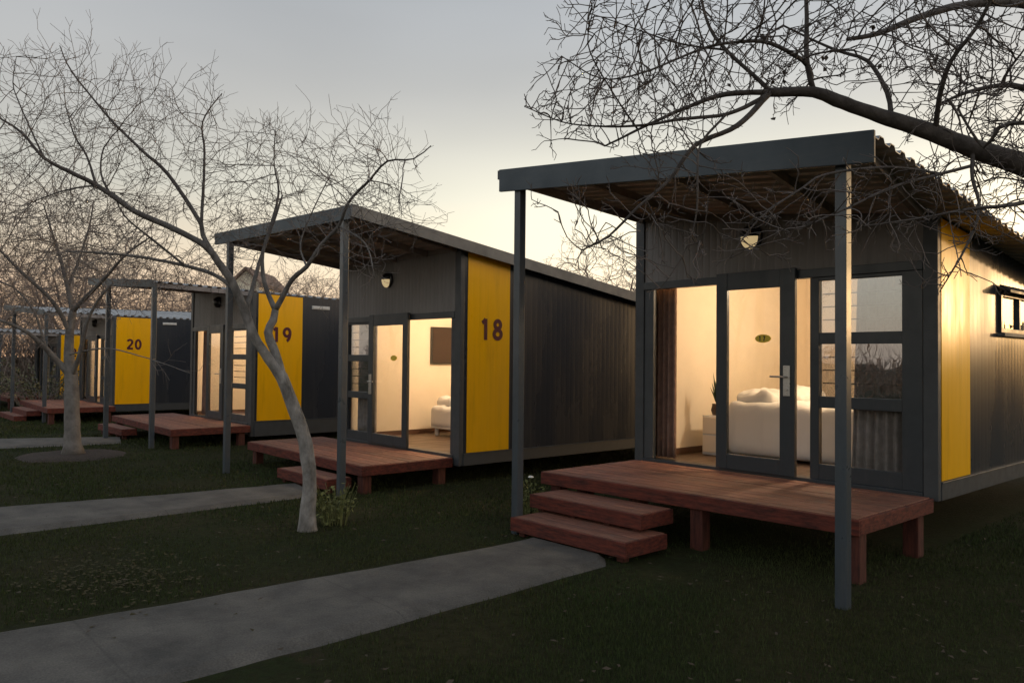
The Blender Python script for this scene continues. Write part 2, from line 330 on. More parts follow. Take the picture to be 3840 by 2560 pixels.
def glyphs(name, s, hgt, m, parent, org, ex, n, sw=.195, dep=.002, gap=.62):
    """numerals built from flat bold strokes; org = centre, ex = reading direction, n = outward normal"""
    ex = Vector(ex); n = Vector(n); ez = Vector((0, 0, 1)); org = Vector(org)
    def arc(cx, cy, rx, ry, a0, a1, k=26): return [(cx+rx*math.cos(R(a0+(a1-a0)*i/k)), cy+ry*math.sin(R(a0+(a1-a0)*i/k))) for i in range(k+1)]
    Gm = {'1': [([(.06, .80), (.17, .87), (.27, .98)], 0), ([(.27, 1.0), (.27, 0)], 0)], '0': [(arc(.3, .5, .215, .42, 0, 360), 1)],
          '8': [(arc(.3, .735, .175, .185, 0, 360), 1), (arc(.3, .285, .22, .205, 0, 360), 1)],
          '9': [(arc(.3, .66, .215, .26, 0, 360), 1), (arc(.22, .62, .295, .54, 0, -78), 0)],
          '2': [(arc(.27, .70, .215, .22, 160, -25)+[(.30, .38), (.07, .085)], 0), ([(.03, .083), (.55, .083)], 0)],
          '7': [([(.04, .917), (.55, .917)], 0), ([(.50, .90), (.34, .5), (.22, 0)], 0)]}
    x0 = -gap*len(s)/2; lay = 0
    for chh in s:
        f = MB()
        for pts, closed in Gm[chh]:
            lay += 1; zoff = .0006*lay; P_ = [Vector((p[0], p[1])) for p in pts]
            if closed: P_ = P_[:-1]
            k = len(P_); Lf, Rg = [], []
            for i in range(k):
                a = P_[(i-1) % k] if closed or i > 0 else P_[i]; c = P_[(i+1) % k] if closed or i < k-1 else P_[i]
                d = (c-a).normalized(); nn = Vector((-d.y, d.x))*sw/2; Lf.append(P_[i]+nn); Rg.append(P_[i]-nn)
            base = len(f.v)
            for dz in (0, dep):
                for A_, B_ in zip(Lf, Rg):
                    for q in (A_, B_): f.v.append(org+ex*((x0+q.x)*hgt)+ez*((q.y-.5)*hgt)+n*(dz+zoff))
            for i in range(k if closed else k-1):
                j = (i+1) % k; a, b_, c, d_ = base+2*i, base+2*i+1, base+2*j+1, base+2*j; o2 = 2*k
                f.f += [(a+o2, b_+o2, c+o2, d_+o2), (a, d_, c, b_), (a, a+o2, d_+o2, d_), (b_, c, c+o2, b_+o2)]
            if not closed:
                for i in (0, k-1): a, b_ = base+2*i, base+2*i+1; f.f.append((a, b_, b_+2*k, a+2*k))
        x0 += gap; obj(name, f, m, parent)
# ------------------------------------------------------------------ ground, paths
mb = MB(); n0 = 0
rng = random.Random(3)
xs = [-600, -120, -60]+[-60+i*1.0 for i in range(1, 75)]+[40, 120, 600]
ys = [-600, -120, -30]+[-30+i*1.0 for i in range(1, 70)]+[70, 150, 600]
for y in ys:
    for x in xs:
        mb.v.append((x, y, (noise.noise(Vector((x*.35, y*.35, 0)))*.018-.012) if abs(x) < 60 and abs(y) < 40 else -.02))
for j in range(len(ys)-1):
    for i in range(len(xs)-1):
        a = j*len(xs)+i; mb.f.append((a, a+1, a+1+len(xs), a+len(xs)))
tag(obj('ground', mb, M['ground'], smooth=True), kind='structure')
def path(name, left, right):
    """left and right edges as (u, v) lists, u counted away from the near end"""
    def dens(l):
        out = []
        for (a, b), (c, d) in zip(l[:-1], l[1:]):
            n = max(1, int(abs(d-b)/.12))
            for i in range(n): out.append((a+(c-a)*i/n, b+(d-b)*i/n))
        out.append(l[-1]); return out
    L, Rr = dens(left), dens(right); n = min(len(L), len(Rr))
    L = [L[int(i*(len(L)-1)/(n-1))] for i in range(n)]; Rr = [Rr[int(i*(len(Rr)-1)/(n-1))] for i in range(n)]
    m_ = MB(); k = 9
    for i in range(n):
        jl = noise.noise(Vector((i*.35, 3.1, n)))*.035; jr = noise.noise(Vector((i*.3, 9.1, n)))*.035
        for j in range(k):
            t = j/(k-1); u = (L[i][0]+jl)*(1-t)+(Rr[i][0]+jr)*t; v = L[i][1]*(1-t)+Rr[i][1]*t
            edge = .022 if 0 < j < k-1 else -.03
            m_.v.append((-u, v, edge+noise.noise(Vector((u*1.3, v*1.3, 2)))*.006))
    for i in range(n-1):
        for j in range(k-1):
            a = i*k+j; m_.f.append((a, a+1, a+1+k, a+k))
    return tag(obj(name, m_, M['concrete'], smooth=False), kind='structure')
P17 = ([(5.30, 4.95), (5.30, 4.4), (5.42, 2.6), (5.56, .9), (5.75, -1.8), (6, -5)], [(4.28, 4.97), (4.12, 4.8), (4.08, 3.2), (3.99, 1.5), (3.9, -1.8), (3.8, -5)])
P18 = ([(9.5, 4.75), (9.64, 3.3), (10.0, 1.6), (10.5, -1.8), (11, -5)], [(8.5, 4.55), (8.39, 2.9), (8.33, 1.3), (8.2, -1.8), (8.0, -5)])
P19 = ([(17.0, 4.75), (18.0, 2.9), (18.9, -1), (19.5, -5)], [(15.85, 4.45), (16.1, 2.6), (16.6, -1), (17, -5)])
for n_, p in (('path', P17), ('path', P18), ('path', P19)): path(n_, *p)
def on_path(x, y, pad=.02):
    u = -x
    for Lp, Rp in (P17, P18, P19):
        def at(l):
            for (a, b), (c, d) in zip(l[:-1], l[1:]):
                if min(b, d) <= y <= max(b, d): return a+(c-a)*(y-b)/(d-b if d != b else 1)
            return None
        a, b = at(Lp), at(Rp)
        if a is not None and b is not None and b+pad < u < a-pad: return True
    return False
# lawn blades
def lawn():
    rr = np.random.RandomState(5)
    n = 420000
    d = 3.0+22*rr.rand(n)**2.0; ax = (rr.rand(n)*2-1)*.70
    px = d*ax; py = d
    Lx, Ly, Bx, By = -.669738, .742232, .742232, .669738
    u = px*Lx+py*Ly; v = px*Bx+py*By
    X, Y = -u, v
    keep = np.ones(n, bool)
    for i in range(n):
        if on_path(X[i], Y[i]): keep[i] = False
    cab = (Y > 7.4) & (X < -2.7) & (X > -5.8)
    keep &= ~cab
    keep &= ~((X+14.35)**2+(Y-3.31)**2 < .62)
    dens = np.array([noise.noise(Vector((X[i]*.9, Y[i]*.9, 5))) for i in range(n)])
    keep &= (rr.rand(n) < .75+dens*1.1)
    X, Y, d = X[keep], Y[keep], d[keep]; n = len(X)
    a = rr.rand(n)*6.283; h = (.012+.018*rr.rand(n))*(1+.02*d); w = (.0018+.0018*rr.rand(n))*np.maximum(1, d/4.5)
    lean = .5*h; la = rr.rand(n)*6.283
    V = np.zeros((n, 3, 3)); zb = -.02
    V[:, 0] = np.stack([X-np.cos(a)*w, Y-np.sin(a)*w, np.full(n, zb)], 1)
    V[:, 1] = np.stack([X+np.cos(a)*w, Y+np.sin(a)*w, np.full(n, zb)], 1)
    V[:, 2] = np.stack([X+np.cos(la)*lean, Y+np.sin(la)*lean, zb+.012+h], 1)
    return fastmesh('grass', V.reshape(-1, 3), np.arange(n*3).reshape(-1, 3))
def fastmesh(name, V, Fc):
    me = bpy.data.meshes.new(name); k = Fc.shape[1]
    me.vertices.add(len(V)); me.vertices.foreach_set('co', V.astype(np.float32).ravel())
    me.loops.add(Fc.size); me.loops.foreach_set('vertex_index', Fc.astype(np.int32).ravel())
    me.polygons.add(len(Fc)); me.polygons.foreach_set('loop_start', np.arange(0, Fc.size, k, dtype=np.int32)); me.update(calc_edges=True)
    return me
tag(link('grass', lawn(), M['grass']), 'short dark mown lawn between the cabins and paths', kind='stuff')

# ------------------------------------------------------------------ cabins
def bil(q, x, y):
    """height of the twisted roof plane given by its four corners FL, FR, BR, BL (x, y, z)"""
    FL, FR, BR, BL = q
    t = 0.5; s = .5
    for _ in range(6):
        yl = FL[1]+(BL[1]-FL[1])*t; xl = FL[0]+(BL[0]-FL[0])*t; xr = FR[0]+(BR[0]-FR[0])*t
        s = (x-xl)/(xr-xl); yf = FL[1]+(FR[1]-FL[1])*s; yb = BL[1]+(BR[1]-BL[1])*s; t = (y-yf)/(yb-yf)
    zl = FL[2]+(BL[2]-FL[2])*t; zr = FR[2]+(BR[2]-FR[2])*t
    return zl+(zr-zl)*s
def curtain(name, x0, x1, y, z0, z1, m, label, group=None, folds=7, spread=0.0):
    mb = MB(); n = folds*8
    for j in range(9):
        t = j/8
        for i in range(n+1):
            s_ = i/n; x = x0+(x1-x0)*s_+spread*(1-t)*(s_-.5)*2*.5
            mb.v.append((x, y+math.sin(s_*folds*2*math.pi)*.028*(1.15-.3*t)+math.sin(s_*folds*3.3+1)*.008, z0+(z1-z0)*t))
    for j in range(8):
        for i in range(n):
            a = j*(n+1)+i; mb.f.append((a, a+1, a+n+2, a+n+1))
    o = obj(name, mb, m, smooth=True, loc=((x0+x1)/2, y, z0)); sm = o.modifiers.new('thick', 'SOLIDIFY'); sm.thickness = .004
    return tag(o, label, 'curtain', group)
def cabin(cfg):
    Xr, Yf, w, fz, base, q = cfg['Xr'], cfg['Yf'], cfg['w'], cfg['fz'], cfg['base'], cfg['roof']
    kz = cfg['kz']; D = cfg['D']; top = fz+2.01*kz
    A = lambda a: Xr-a
    Z = lambda z17: fz+(z17-.50)*kz
    rz = lambda x, y: bil(q, x, y)
    root = empty('cabin', (Xr, Yf, 0), cfg['label'], 'cabin', 'dark grey cabins in a row')
    Yb = Yf+D; T = .035
    def wall_quad(mb, xa, xb, ya, yb, z0, drop=.035):
        mb.hexa([(xa, ya, z0), (xb, ya, z0), (xb, yb, z0), (xa, yb, z0)], [(xa, ya, rz(xa, ya)-drop), (xb, ya, rz(xb, ya)-drop), (xb, yb, rz(xb, yb)-drop), (xa, yb, rz(xa, yb)-drop)])
    # right side wall, split round its window if it has one
    mb = MB(); sw = cfg.get('sidewin')
    y0 = Yf+.05; zs = cfg['strip']
    if sw:
        wall_quad(mb, A(0), A(.06), y0, sw[0], zs); wall_quad(mb, A(0), A(.06), sw[1], Yb, zs)
        mb.box(A(0), A(.06), sw[0], sw[1], zs, sw[2]); mb2 = MB(); wall_quad(mb, A(0), A(.06), sw[0], sw[1], sw[3])
    else: wall_quad(mb, A(0), A(.06), y0, Yb, zs)
    obj('side_wall', mb, M['wall_side'], root)
    mb = MB(); wall_quad(mb, A(w-.06), A(w), y0, Yb, base); obj('side_wall', mb, M['wall_side'], root)
    mb = MB(); wall_quad(mb, A(.063), A(w-.063), Yb-.06, Yb-.003, base); obj('back_wall', mb, M['wall_side'], root)
    # bottom rail along the side
    mb = MB(); mb.box(A(-.018), A(.08), Yf+.052, Yb+.02, base, zs-.003); mb.box(A(-.026), A(.01), Yf+.052, Yb+.02, zs-.014, zs-.002); obj('base_rail', mb, M['trim'], root, bevel=.004)
    # yellow panel with the cabin number
    yp0, yp1 = cfg['yel']
    mb = MB(); mb.hexa([(A(-.008), yp0, zs+.004), (A(.0), yp0, zs+.004), (A(0), yp1, zs+.004), (A(-.008), yp1, zs+.004)],
                       [(A(-.008), yp0, rz(A(0), yp0)-.06), (A(.0), yp0, rz(A(0), yp0)-.06), (A(0), yp1, rz(A(0), yp1)-.06), (A(-.008), yp1, rz(A(0), yp1)-.06)])
    pn = obj('number_panel', mb, M['yellow'], root)
    if cfg.get('num'):
        s_, yc, zc, size = cfg['num']
        glyphs('numeral', s_, size*.72, M['number'], pn, (A(-.0085), yc, zc), (0, 1, 0), (1, 0, 0), gap=.72)
    if cfg.get('vent'):
        va, vb, za, zb = cfg['vent']; mb = MB(); mb.box(A(-.02), A(.0), va, vb, za, zb)
        for i in range(3): z_ = za+.015+(zb-za-.03)*(i+.5)/3; mb.box(A(-.03), A(-.021), va+.02, vb-.02, z_-.006, z_+.004)
        obj('vent', mb, M['vent'], root)
    if sw:
        f = MB(); fw = .045
        f.box(A(-.03), A(.05), sw[0], sw[0]+fw, sw[2], sw[3]); f.box(A(-.03), A(.05), sw[1]-fw, sw[1], sw[2], sw[3])
        f.box(A(-.028), A(.048), sw[0]+fw, sw[1]-fw, sw[2], sw[2]+fw); f.box(A(-.028), A(.048), sw[0]+fw, sw[1]-fw, sw[3]-fw, sw[3])
        ym = sw[0]+.62; f.box(A(-.026), A(.046), ym-.02, ym+.02, sw[2]+fw, sw[3]-fw)
        wf = obj('window', f, M['frame'], root, bevel=.004)
        g = MB(); g.box(A(.004), A(.010), sw[0]+fw, ym-.02, sw[2]+fw, sw[3]-fw); g.box(A(.004), A(.010), ym+.02, sw[1]-fw, sw[2]+fw, sw[3]-fw); obj('pane', g, M['glass_film'], wf)
        h = MB(); h.hexa([(A(-.13), sw[0]-.06, sw[3]-.015), (A(-.031), sw[0]-.06, sw[3]+.045), (A(-.031), sw[1]+.06, sw[3]+.045), (A(-.13), sw[1]+.06, sw[3]-.015)], [(A(-.13), sw[0]-.06, sw[3]+.01), (A(-.031), sw[0]-.06, sw[3]+.07), (A(-.031), sw[1]+.06, sw[3]+.07), (A(-.13), sw[1]+.06, sw[3]+.01)])
        obj('hood', h, M['trim'], wf)
        h = MB(); h.box(A(-.07), A(-.001), sw[0]-.03, sw[1]+.03, sw[2]-.035, sw[2]-.004); obj('sill', h, M['barge'], wf)
    # front: corner posts, header, jambs
    for a0, a1 in ((-.012, .11), (w-.11, w+.012)):
        mb = MB(); wall_quad(mb, A(a0), A(a1), Yf-.02, Yf+.049, base, .05); obj('corner_post', mb, M['trim'], root, bevel=.005)
    mb = MB(); wall_quad(mb, A(.112), A(w-.112), Yf, Yf+.05, top+.002, .05); obj('front_wall', mb, M['wall_front'], root)
    mb = MB(); mb.box(A(.112), A(w-.112), Yf-.025, Yf+.06, top-.055, top+.03); obj('door_track', mb, M['frame'], root, bevel=.004)
    mb = MB(); mb.box(A(.112), A(w-.112), Yf-.03, Yf+.10, fz-.05, fz+.012); obj('threshold', mb, M['frame'], root, bevel=.004)
    mb = MB(); lo = cfg['lo']
    for a0, a1 in lo['jamb']: mb.box(A(a0), A(a1), Yf-.004, Yf+.052, fz+.013, top-.056)
    obj('jamb', mb, M['trim'], root, bevel=.003)
    # window
    a0, a1 = lo['win']; g0, g1 = lo['glass']; f = MB(); y0_, y1_ = Yf-.012, Yf+.055
    zz = [Z(.512), Z(.66), Z(1.20), Z(1.31), Z(1.81), Z(1.92), Z(2.42), top-.056]
    f.box(A(a0), A(g0), y0_, y1_, zz[0], zz[7]); f.box(A(g1), A(a1), y0_, y1_, zz[0], zz[7])
    for i in (0, 2, 4, 6): f.box(A(g0), A(g1), y0_+.003, y1_-.003, zz[i], zz[i+1])
    wf = obj('window', f, M['frame'], root, bevel=.004)
    for i in (1, 3, 5):
        g = MB(); g.box(A(g0), A(g1), Yf+.018, Yf+.024, zz[i]+.0005, zz[i+1]-.0005); obj('pane', g, M['glass_door' if i == 1 else lo.get('wg', 'glass_film')], wf)
    for i in (3, 5):
        for k in range(1, 4):
            bars = MB(); zb_ = zz[i]+(zz[i+1]-zz[i])*k/4; bars.bar((A(g0), Yf+.07, zb_), (A(g1), Yf+.07, zb_), .012, .012); obj('security_bar', bars, M['black'], wf)
    # door leaf
    d0, d1 = lo['door']; e0, e1 = lo['dglass']; dz0, dz1, gz0, gz1 = Z(.515), Z(2.56), Z(.67), Z(2.38); ya, yb = Yf-.085, Yf-.035
    f = MB(); f.box(A(d0), A(e0), ya, yb, dz0, dz1); f.box(A(e1), A(d1), ya, yb, dz0, dz1); f.box(A(e0), A(e1), ya+.003, yb-.003, dz0, gz0); f.box(A(e0), A(e1), ya+.003, yb-.003, gz1, dz1)
    dr = obj('door', f, M['frame'], root, bevel=.005)
    g = MB(); g.box(A(e0), A(e1), Yf-.063, Yf-.057, gz0+.0005, gz1-.0005); obj('glass_pane', g, M['glass_door'], dr)
    ah = lo['handle']; zh = Z(1.47); sgn = lo['hs']
    f = MB(); f.box(A(ah-.036), A(ah+.036), ya-.012, ya-.0005, zh-.17, zh+.13); f.lathe((A(ah), ya-.012, zh-.10), [(.0, .008), (.018, .008), (.02, 0)], 14, '-y')
    f.tube([(A(ah), ya-.012, zh+.02), (A(ah), ya-.055, zh+.02), (A(ah+sgn*.02), ya-.06, zh+.02), (A(ah+sgn*.15), ya-.06, zh+.02)], .010, 8)
    obj('handle', f, M['steel'], dr, bevel=.002)
    if lo.get('plaque'):
        s_, pa = lo['plaque']; zc = Z(1.87); f = MB(); n = 28
        for yy in (ya+.0195, ya+.014):
            for i in range(n): an = 2*math.pi*i/n; f.v.append((A(pa)+.088*kz*math.cos(an), yy, zc+.042*kz*math.sin(an)))
        f.f.append(tuple(range(n))); f.f.append(tuple(range(2*n-1, n-1, -1)))
        for i in range(n): f.f.append((i, (i+1) % n, n+(i+1) % n, n+i))
        pq = obj('plaque', f, M['plaque'], dr)
        if s_: glyphs('numeral', s_, .05*kz, M['black'], pq, (A(pa), ya+.0135, zc), (1, 0, 0), (0, -1, 0), dep=.001, gap=.9)
    # bulkhead lamp
    la, lz = lo['lamp']
    f = MB(); f.lathe((A(la), Yf-.001, lz), [(0, .0), (.125*kz, .0), (.125*kz, .035), (.09*kz, .05)], 22, '-y'); lm = None
    mbk = f; c = Vector((A(la), Yf-.04, lz))
    # eyelid over the top half
    n0 = len(f.v); K = 14; J = 6
    for i in range(K+1):
        for j in range(J+1):
            th = math.pi*i/K; ph = (math.pi/2)*j/J; r_ = .108*kz
            f.v.append((c.x+r_*math.cos(th)*math.cos(ph*.0+0)*math.cos(ph), c.y-.075*math.sin(ph), c.z+r_*math.sin(th)*math.cos(ph)))
    for i in range(K):
        for j in range(J): a = n0+i*(J+1)+j; f.f.append((a, a+1, a+J+2, a+J+1))
    lm = obj('wall_lamp', f, M['black'], root, smooth=False)
    f = MB(); n0 = 0; r_ = .10*kz
    for i in range(K*2):
        for j in range(J+1):
            th = math.pi*i/K; ph = (math.pi/2)*j/J; zz_ = r_*math.sin(th)*math.cos(ph); zz_ = zz_*1.25 if zz_ < 0 else zz_*.9
            f.v.append((c.x+r_*math.cos(th)*math.cos(ph), c.y-.066*math.sin(ph), c.z+zz_))
    for i in range(K*2):
        for j in range(J): a = i*(J+1)+j; b = ((i+1) % (K*2))*(J+1)+j; f.f.append((a, a+1, b+1, b))
    obj('lens', f, M['lens'] if cfg.get('lampon', True) else M['black'], lm, smooth=True)
    # floor, lining, ceiling
    Yp = Yf+lo.get('room', 3.7)
    mb = MB(); mb.box(A(.062), A(w-.062), Yf+.102, Yb-.07, fz-.05, fz); obj('floor', mb, M['floor'], root)
    mb = MB(); mb.box(A(.0), A(w), Yf+.06, Yb, base+.01, fz-.052); obj('underfloor', mb, M['rafter'], root)
    if sw is None or True:
        lin = MB()
        ct = lambda x, y: rz(x, y)-.13
        def lw(xa, xb, ya_, yb_): lin.hexa([(xa, ya_, fz+.001), (xb, ya_, fz+.001), (xb, yb_, fz+.001), (xa, yb_, fz+.001)], [(xa, ya_, ct(xa, ya_)), (xb, ya_, ct(xb, ya_)), (xb, yb_, ct(xb, yb_)), (xa, yb_, ct(xa, yb_))])
        lw(A(.064), A(.094), Yf+.106, Yp); lw(A(w-.094), A(w-.064), Yf+.106, Yp); lw(A(.095), A(w-.095), Yp-.03, Yp-.001)
        lin.hexa([(A(w-.095), Yf+.106, top+.012), (A(.095), Yf+.106, top+.012), (A(.095), Yf+.056, top+.012), (A(w-.095), Yf+.056, top+.012)], [(A(w-.095), Yf+.106, ct(A(w), Yf)), (A(.095), Yf+.106, ct(A(0), Yf)), (A(.095), Yf+.056, ct(A(0), Yf)), (A(w-.095), Yf+.056, ct(A(w), Yf))])
        xa, xb, ya_, yb_ = A(w-.064), A(.064), Yf+.056, Yp
        lin.hexa([(xa, ya_, ct(xa, ya_)+.001), (xb, ya_, ct(xb, ya_)+.001), (xb, yb_, ct(xb, yb_)+.001), (xa, yb_, ct(xa, yb_)+.001)], [(xa, ya_, ct(xa, ya_)+.03), (xb, ya_, ct(xb, ya_)+.03), (xb, yb_, ct(xb, yb_)+.03), (xa, yb_, ct(xa, yb_)+.03)])
        obj('interior_lining', lin, M['lining'], root)
        sk = MB(); sk.box(A(w-.095), A(w-.107), Yf+.11, Yp-.032, fz+.001, fz+.075); sk.box(A(.11), A(w-.11), Yp-.044, Yp-.031, fz+.001, fz+.075); obj('skirting', sk, M['skirting'], root)
    if cfg.get('power', 0):
        li = bpy.data.lights.new('room_light', 'POINT'); li.energy = cfg['power']; li.color = (1.0, .775, .52); li.shadow_soft_size = .12
        lo_ = bpy.data.objects.new('room_light', li); COL.objects.link(lo_); lp = Vector((A(w*cfg.get('lx', .38)), Yf+cfg.get('ly', 1.6), min(rz(A(w/2), Yf+1.7)-.38, fz+2.2)))
        lo_.parent = root; lo_.location = lp-wloc(root)
    # roof sheet: ribs run across the cabin
    FL, FR, BR, BL = [Vector(c_) for c_ in q]
    nrib = int((BR.y-FR.y)/.17); prof = []
    for i in range(nrib):
        for t_, h_ in ((0, 0), (.42, 0), (.54, .03), (.88, .03)): prof.append(((i+t_)/nrib, h_))
    prof.append((1.0, 0))
    f = MB(); n = len(prof)
    for lay in (0, -.007):
        for t_, h_ in prof:
            l_ = FL.lerp(BL, t_); r_ = FR.lerp(BR, t_); f.v.append((l_.x, l_.y, l_.z+h_-.03+lay)); f.v.append((r_.x, r_.y, r_.z+h_-.03+lay))
    for i in range(n-1):
        a = 2*i; f.f.append((a, a+1, a+3, a+2)); b = 2*n+2*i; f.f.append((b, b+2, b+3, b+1)); f.f.append((a+1, b+1, b+3, a+3)); f.f.append((a, a+2, b+2, b))
    rf = obj('roof', f, M['roof'], root)
    rf.data.materials.append(M['soffit'])
    for p_ in rf.data.polygons:
        if p_.normal.z < -.2: p_.material_index = 1
    f = MB(); a_, b_ = FL+Vector((-.004, .004, .006)), BL+Vector((-.004, 0, .006)); dx = Vector((-.022, 0, 0)); dz = Vector((0, 0, -.085))
    f.hexa([a_+dz+dx, a_+dz, b_+dz, b_+dz+dx], [a_+dx, a_, b_, b_+dx]); obj('edge_flashing', f, M['trim'], rf)
    f = MB(); xa, xb = A(w-.1), A(.1)
    f.hexa([(xa, Yf-.018, rz(xa, Yf)-.10), (xb, Yf-.018, rz(xb, Yf)-.10), (xb, Yf-.003, rz(xb, Yf)-.10), (xa, Yf-.003, rz(xa, Yf)-.10)], [(xa, Yf-.018, rz(xa, Yf)-.03), (xb, Yf-.018, rz(xb, Yf)-.03), (xb, Yf-.003, rz(xb, Yf)-.03), (xa, Yf-.003, rz(xa, Yf)-.03)]); obj('closure_strip', f, M['rafter'], rf)
    # under side boards: rafters and purlins of the canopy
    f = MB()
    for s_ in (.02, .25, .5, .75, .97):
        a_ = FL.lerp(FR, s_); b_x = A(w)+(A(0)-A(w))*s_; zf = a_.z-.085
        p0 = Vector((a_.x, a_.y+.035, a_.z-.08)); p1 = Vector((b_x, Yf-.024, rz(b_x, Yf)-.08)); f.bar(p0, p1, .045, .075)
    obj('rafters', f, M['rafter'], rf)
    fh = cfg['fh']
    f = MB(); nrm = Vector((FR.y-FL.y, -(FR.x-FL.x), 0)).normalized()*.03
    a_, b_ = FL+Vector((0, 0, .012)), FR+Vector((0, 0, .012)); dz = Vector((0, 0, -fh))
    f.hexa([a_+dz, b_+dz, b_+dz-nrm, a_+dz-nrm], [a_, b_, b_-nrm, a_-nrm])
    obj('fascia', f, M['fascia'], rf, bevel=.004)
    if cfg.get('barge'):
        f = MB(); bh = cfg['barge']; a_, b_ = FR+Vector((.002, .0, .02)), BR+Vector((.002, 0, .02)); dx = Vector((.028, 0, 0)); dz = Vector((0, 0, -bh)); a_ = a_+Vector((0, .002, 0))
        f.hexa([a_+dz, a_+dz+dx, b_+dz+dx, b_+dz], [a_, a_+dx, b_+dx, b_]); obj('barge_board', f, M['barge'], rf, bevel=.003)
    # posts
    for px, py in cfg['posts']:
        f = MB(); h_ = .04; zt = rz(px, py)-.05-.0
        sx, sy = px, py; f.box(sx-h_, sx+h_, sy-h_, sy+h_, -.05, zt); obj('post', f, M['post'], root, bevel=.006)
    return root
def std(kx, la=(1.79, 2.92), **kw):
    d = dict(jamb=[(3.05*kx, 3.17*kx)], win=(.115*kx, 1.15*kx), glass=(.29*kx, 1.06*kx), door=(1.27*kx, 2.16*kx), dglass=(1.43*kx, 2.03*kx), handle=1.35*kx, hs=1, lamp=la)
    d.update(kw); return d
G = 'dark grey cabins in a row'
cabin(dict(Xr=-2.57, Yf=7.27, w=3.29, fz=.50, base=.45, strip=.61, kz=1.0, D=6.0, yel=(7.35, 8.05), lampon=True, power=104, fh=.215,
    roof=[(-5.72, 4.97, 3.46), (-2.19, 5.12, 3.135), (-2.22, 13.4, 2.33), (-5.95, 13.4, 3.1)], posts=[(-5.50, 5.05), (-2.44, 5.22)], sidewin=(8.88, 10.35, 1.95, 2.36),
    label='nearest cabin, at right, with bed seen through its glass door and plaque reading 17',
    lo=std(1.0, (1.79, 2.92), jamb=[(3.05, 3.178)], plaque=('17', 1.62), room=3.9)))
lo18 = dict(jamb=[(.112, .20)], win=(2.2, 2.925), glass=(2.27, 2.87), door=(1.12, 2.14), dglass=(1.24, 2.04-.02), handle=2.08, hs=-1, lamp=(1.74, 2.80), plaque=('', 1.48), room=3.6)
cabin(dict(Xr=-8.16, Yf=6.45, w=3.04, fz=.35, base=.22, strip=.385, kz=.94, D=5.9, yel=(6.56, 7.31), num=('18', 7.0, 2.04, .40), power=100, fh=.165, barge=.15,
    roof=[(-11.35, 4.40, 3.41), (-8.05, 4.70, 3.41), (-8.05, 12.4, 2.38), (-11.35, 12.4, 2.40)], posts=[(-10.98, 4.48), (-8.24, 4.74)],
    label='middle cabin with number 18 on its yellow side panel and a leaning tree before it', lo=lo18))
k19 = 3.15/3.29
cabin(dict(Xr=-14.3, Yf=6.3, w=3.15, fz=.37, base=.13, strip=.42, kz=.925, D=5.8, yel=(6.40, 7.31), num=('19', 6.90, 2.07, .40), vent=(7.51, 7.90, 2.60, 2.665), power=104, fh=.14, lampon=False,
    roof=[(-17.7, 4.28, 3.20), (-14.62, 4.58, 2.98), (-14.22, 12.2, 2.72), (-17.6, 12.2, 3.05)], posts=[(-16.75, 4.42), (-14.66, 4.62)],
    label='cabin with number 19 on its yellow side panel behind the leaning tree', lo=std(k19, (1.67, 2.75), wg='glass_door')))
k20 = 3.2/3.29
cabin(dict(Xr=-21.5, Yf=5.82, w=3.2, fz=.40, base=.22, strip=.40, kz=.86, D=5.8, yel=(5.87, 6.72), num=('20', 6.32, 1.93, .37), vent=(7.0, 7.35, 2.46, 2.52), power=104, fh=.13, lampon=False,
    roof=[(-24.7, 3.95, 2.95), (-21.8, 4.30, 2.72), (-21.42, 11.7, 2.60), (-24.9, 11.7, 3.05)], posts=[(-24.15, 4.1), (-21.84, 4.38)],
    label='cabin with number 20 on its yellow side panel behind the thick-trunked tree', lo=std(k20, (1.67, 2.5), wg='glass_door')))
cabin(dict(Xr=-27.6, Yf=5.9, w=3.3, fz=.36, base=.18, strip=.36, kz=.80, D=5.8, yel=(5.95, 6.85), num=('21', 6.42, 1.72, .35), power=0, fh=.13, lampon=False,
    roof=[(-31.1, 4.0, 2.50), (-27.9, 4.3, 2.36), (-27.5, 11.7, 2.30), (-31.3, 11.7, 2.6)], posts=[(-30.6, 4.1), (-28.0, 4.4)],
    label='farthest unlit cabin at the left end of the row', lo=std(1.0, (1.67, 2.3))))

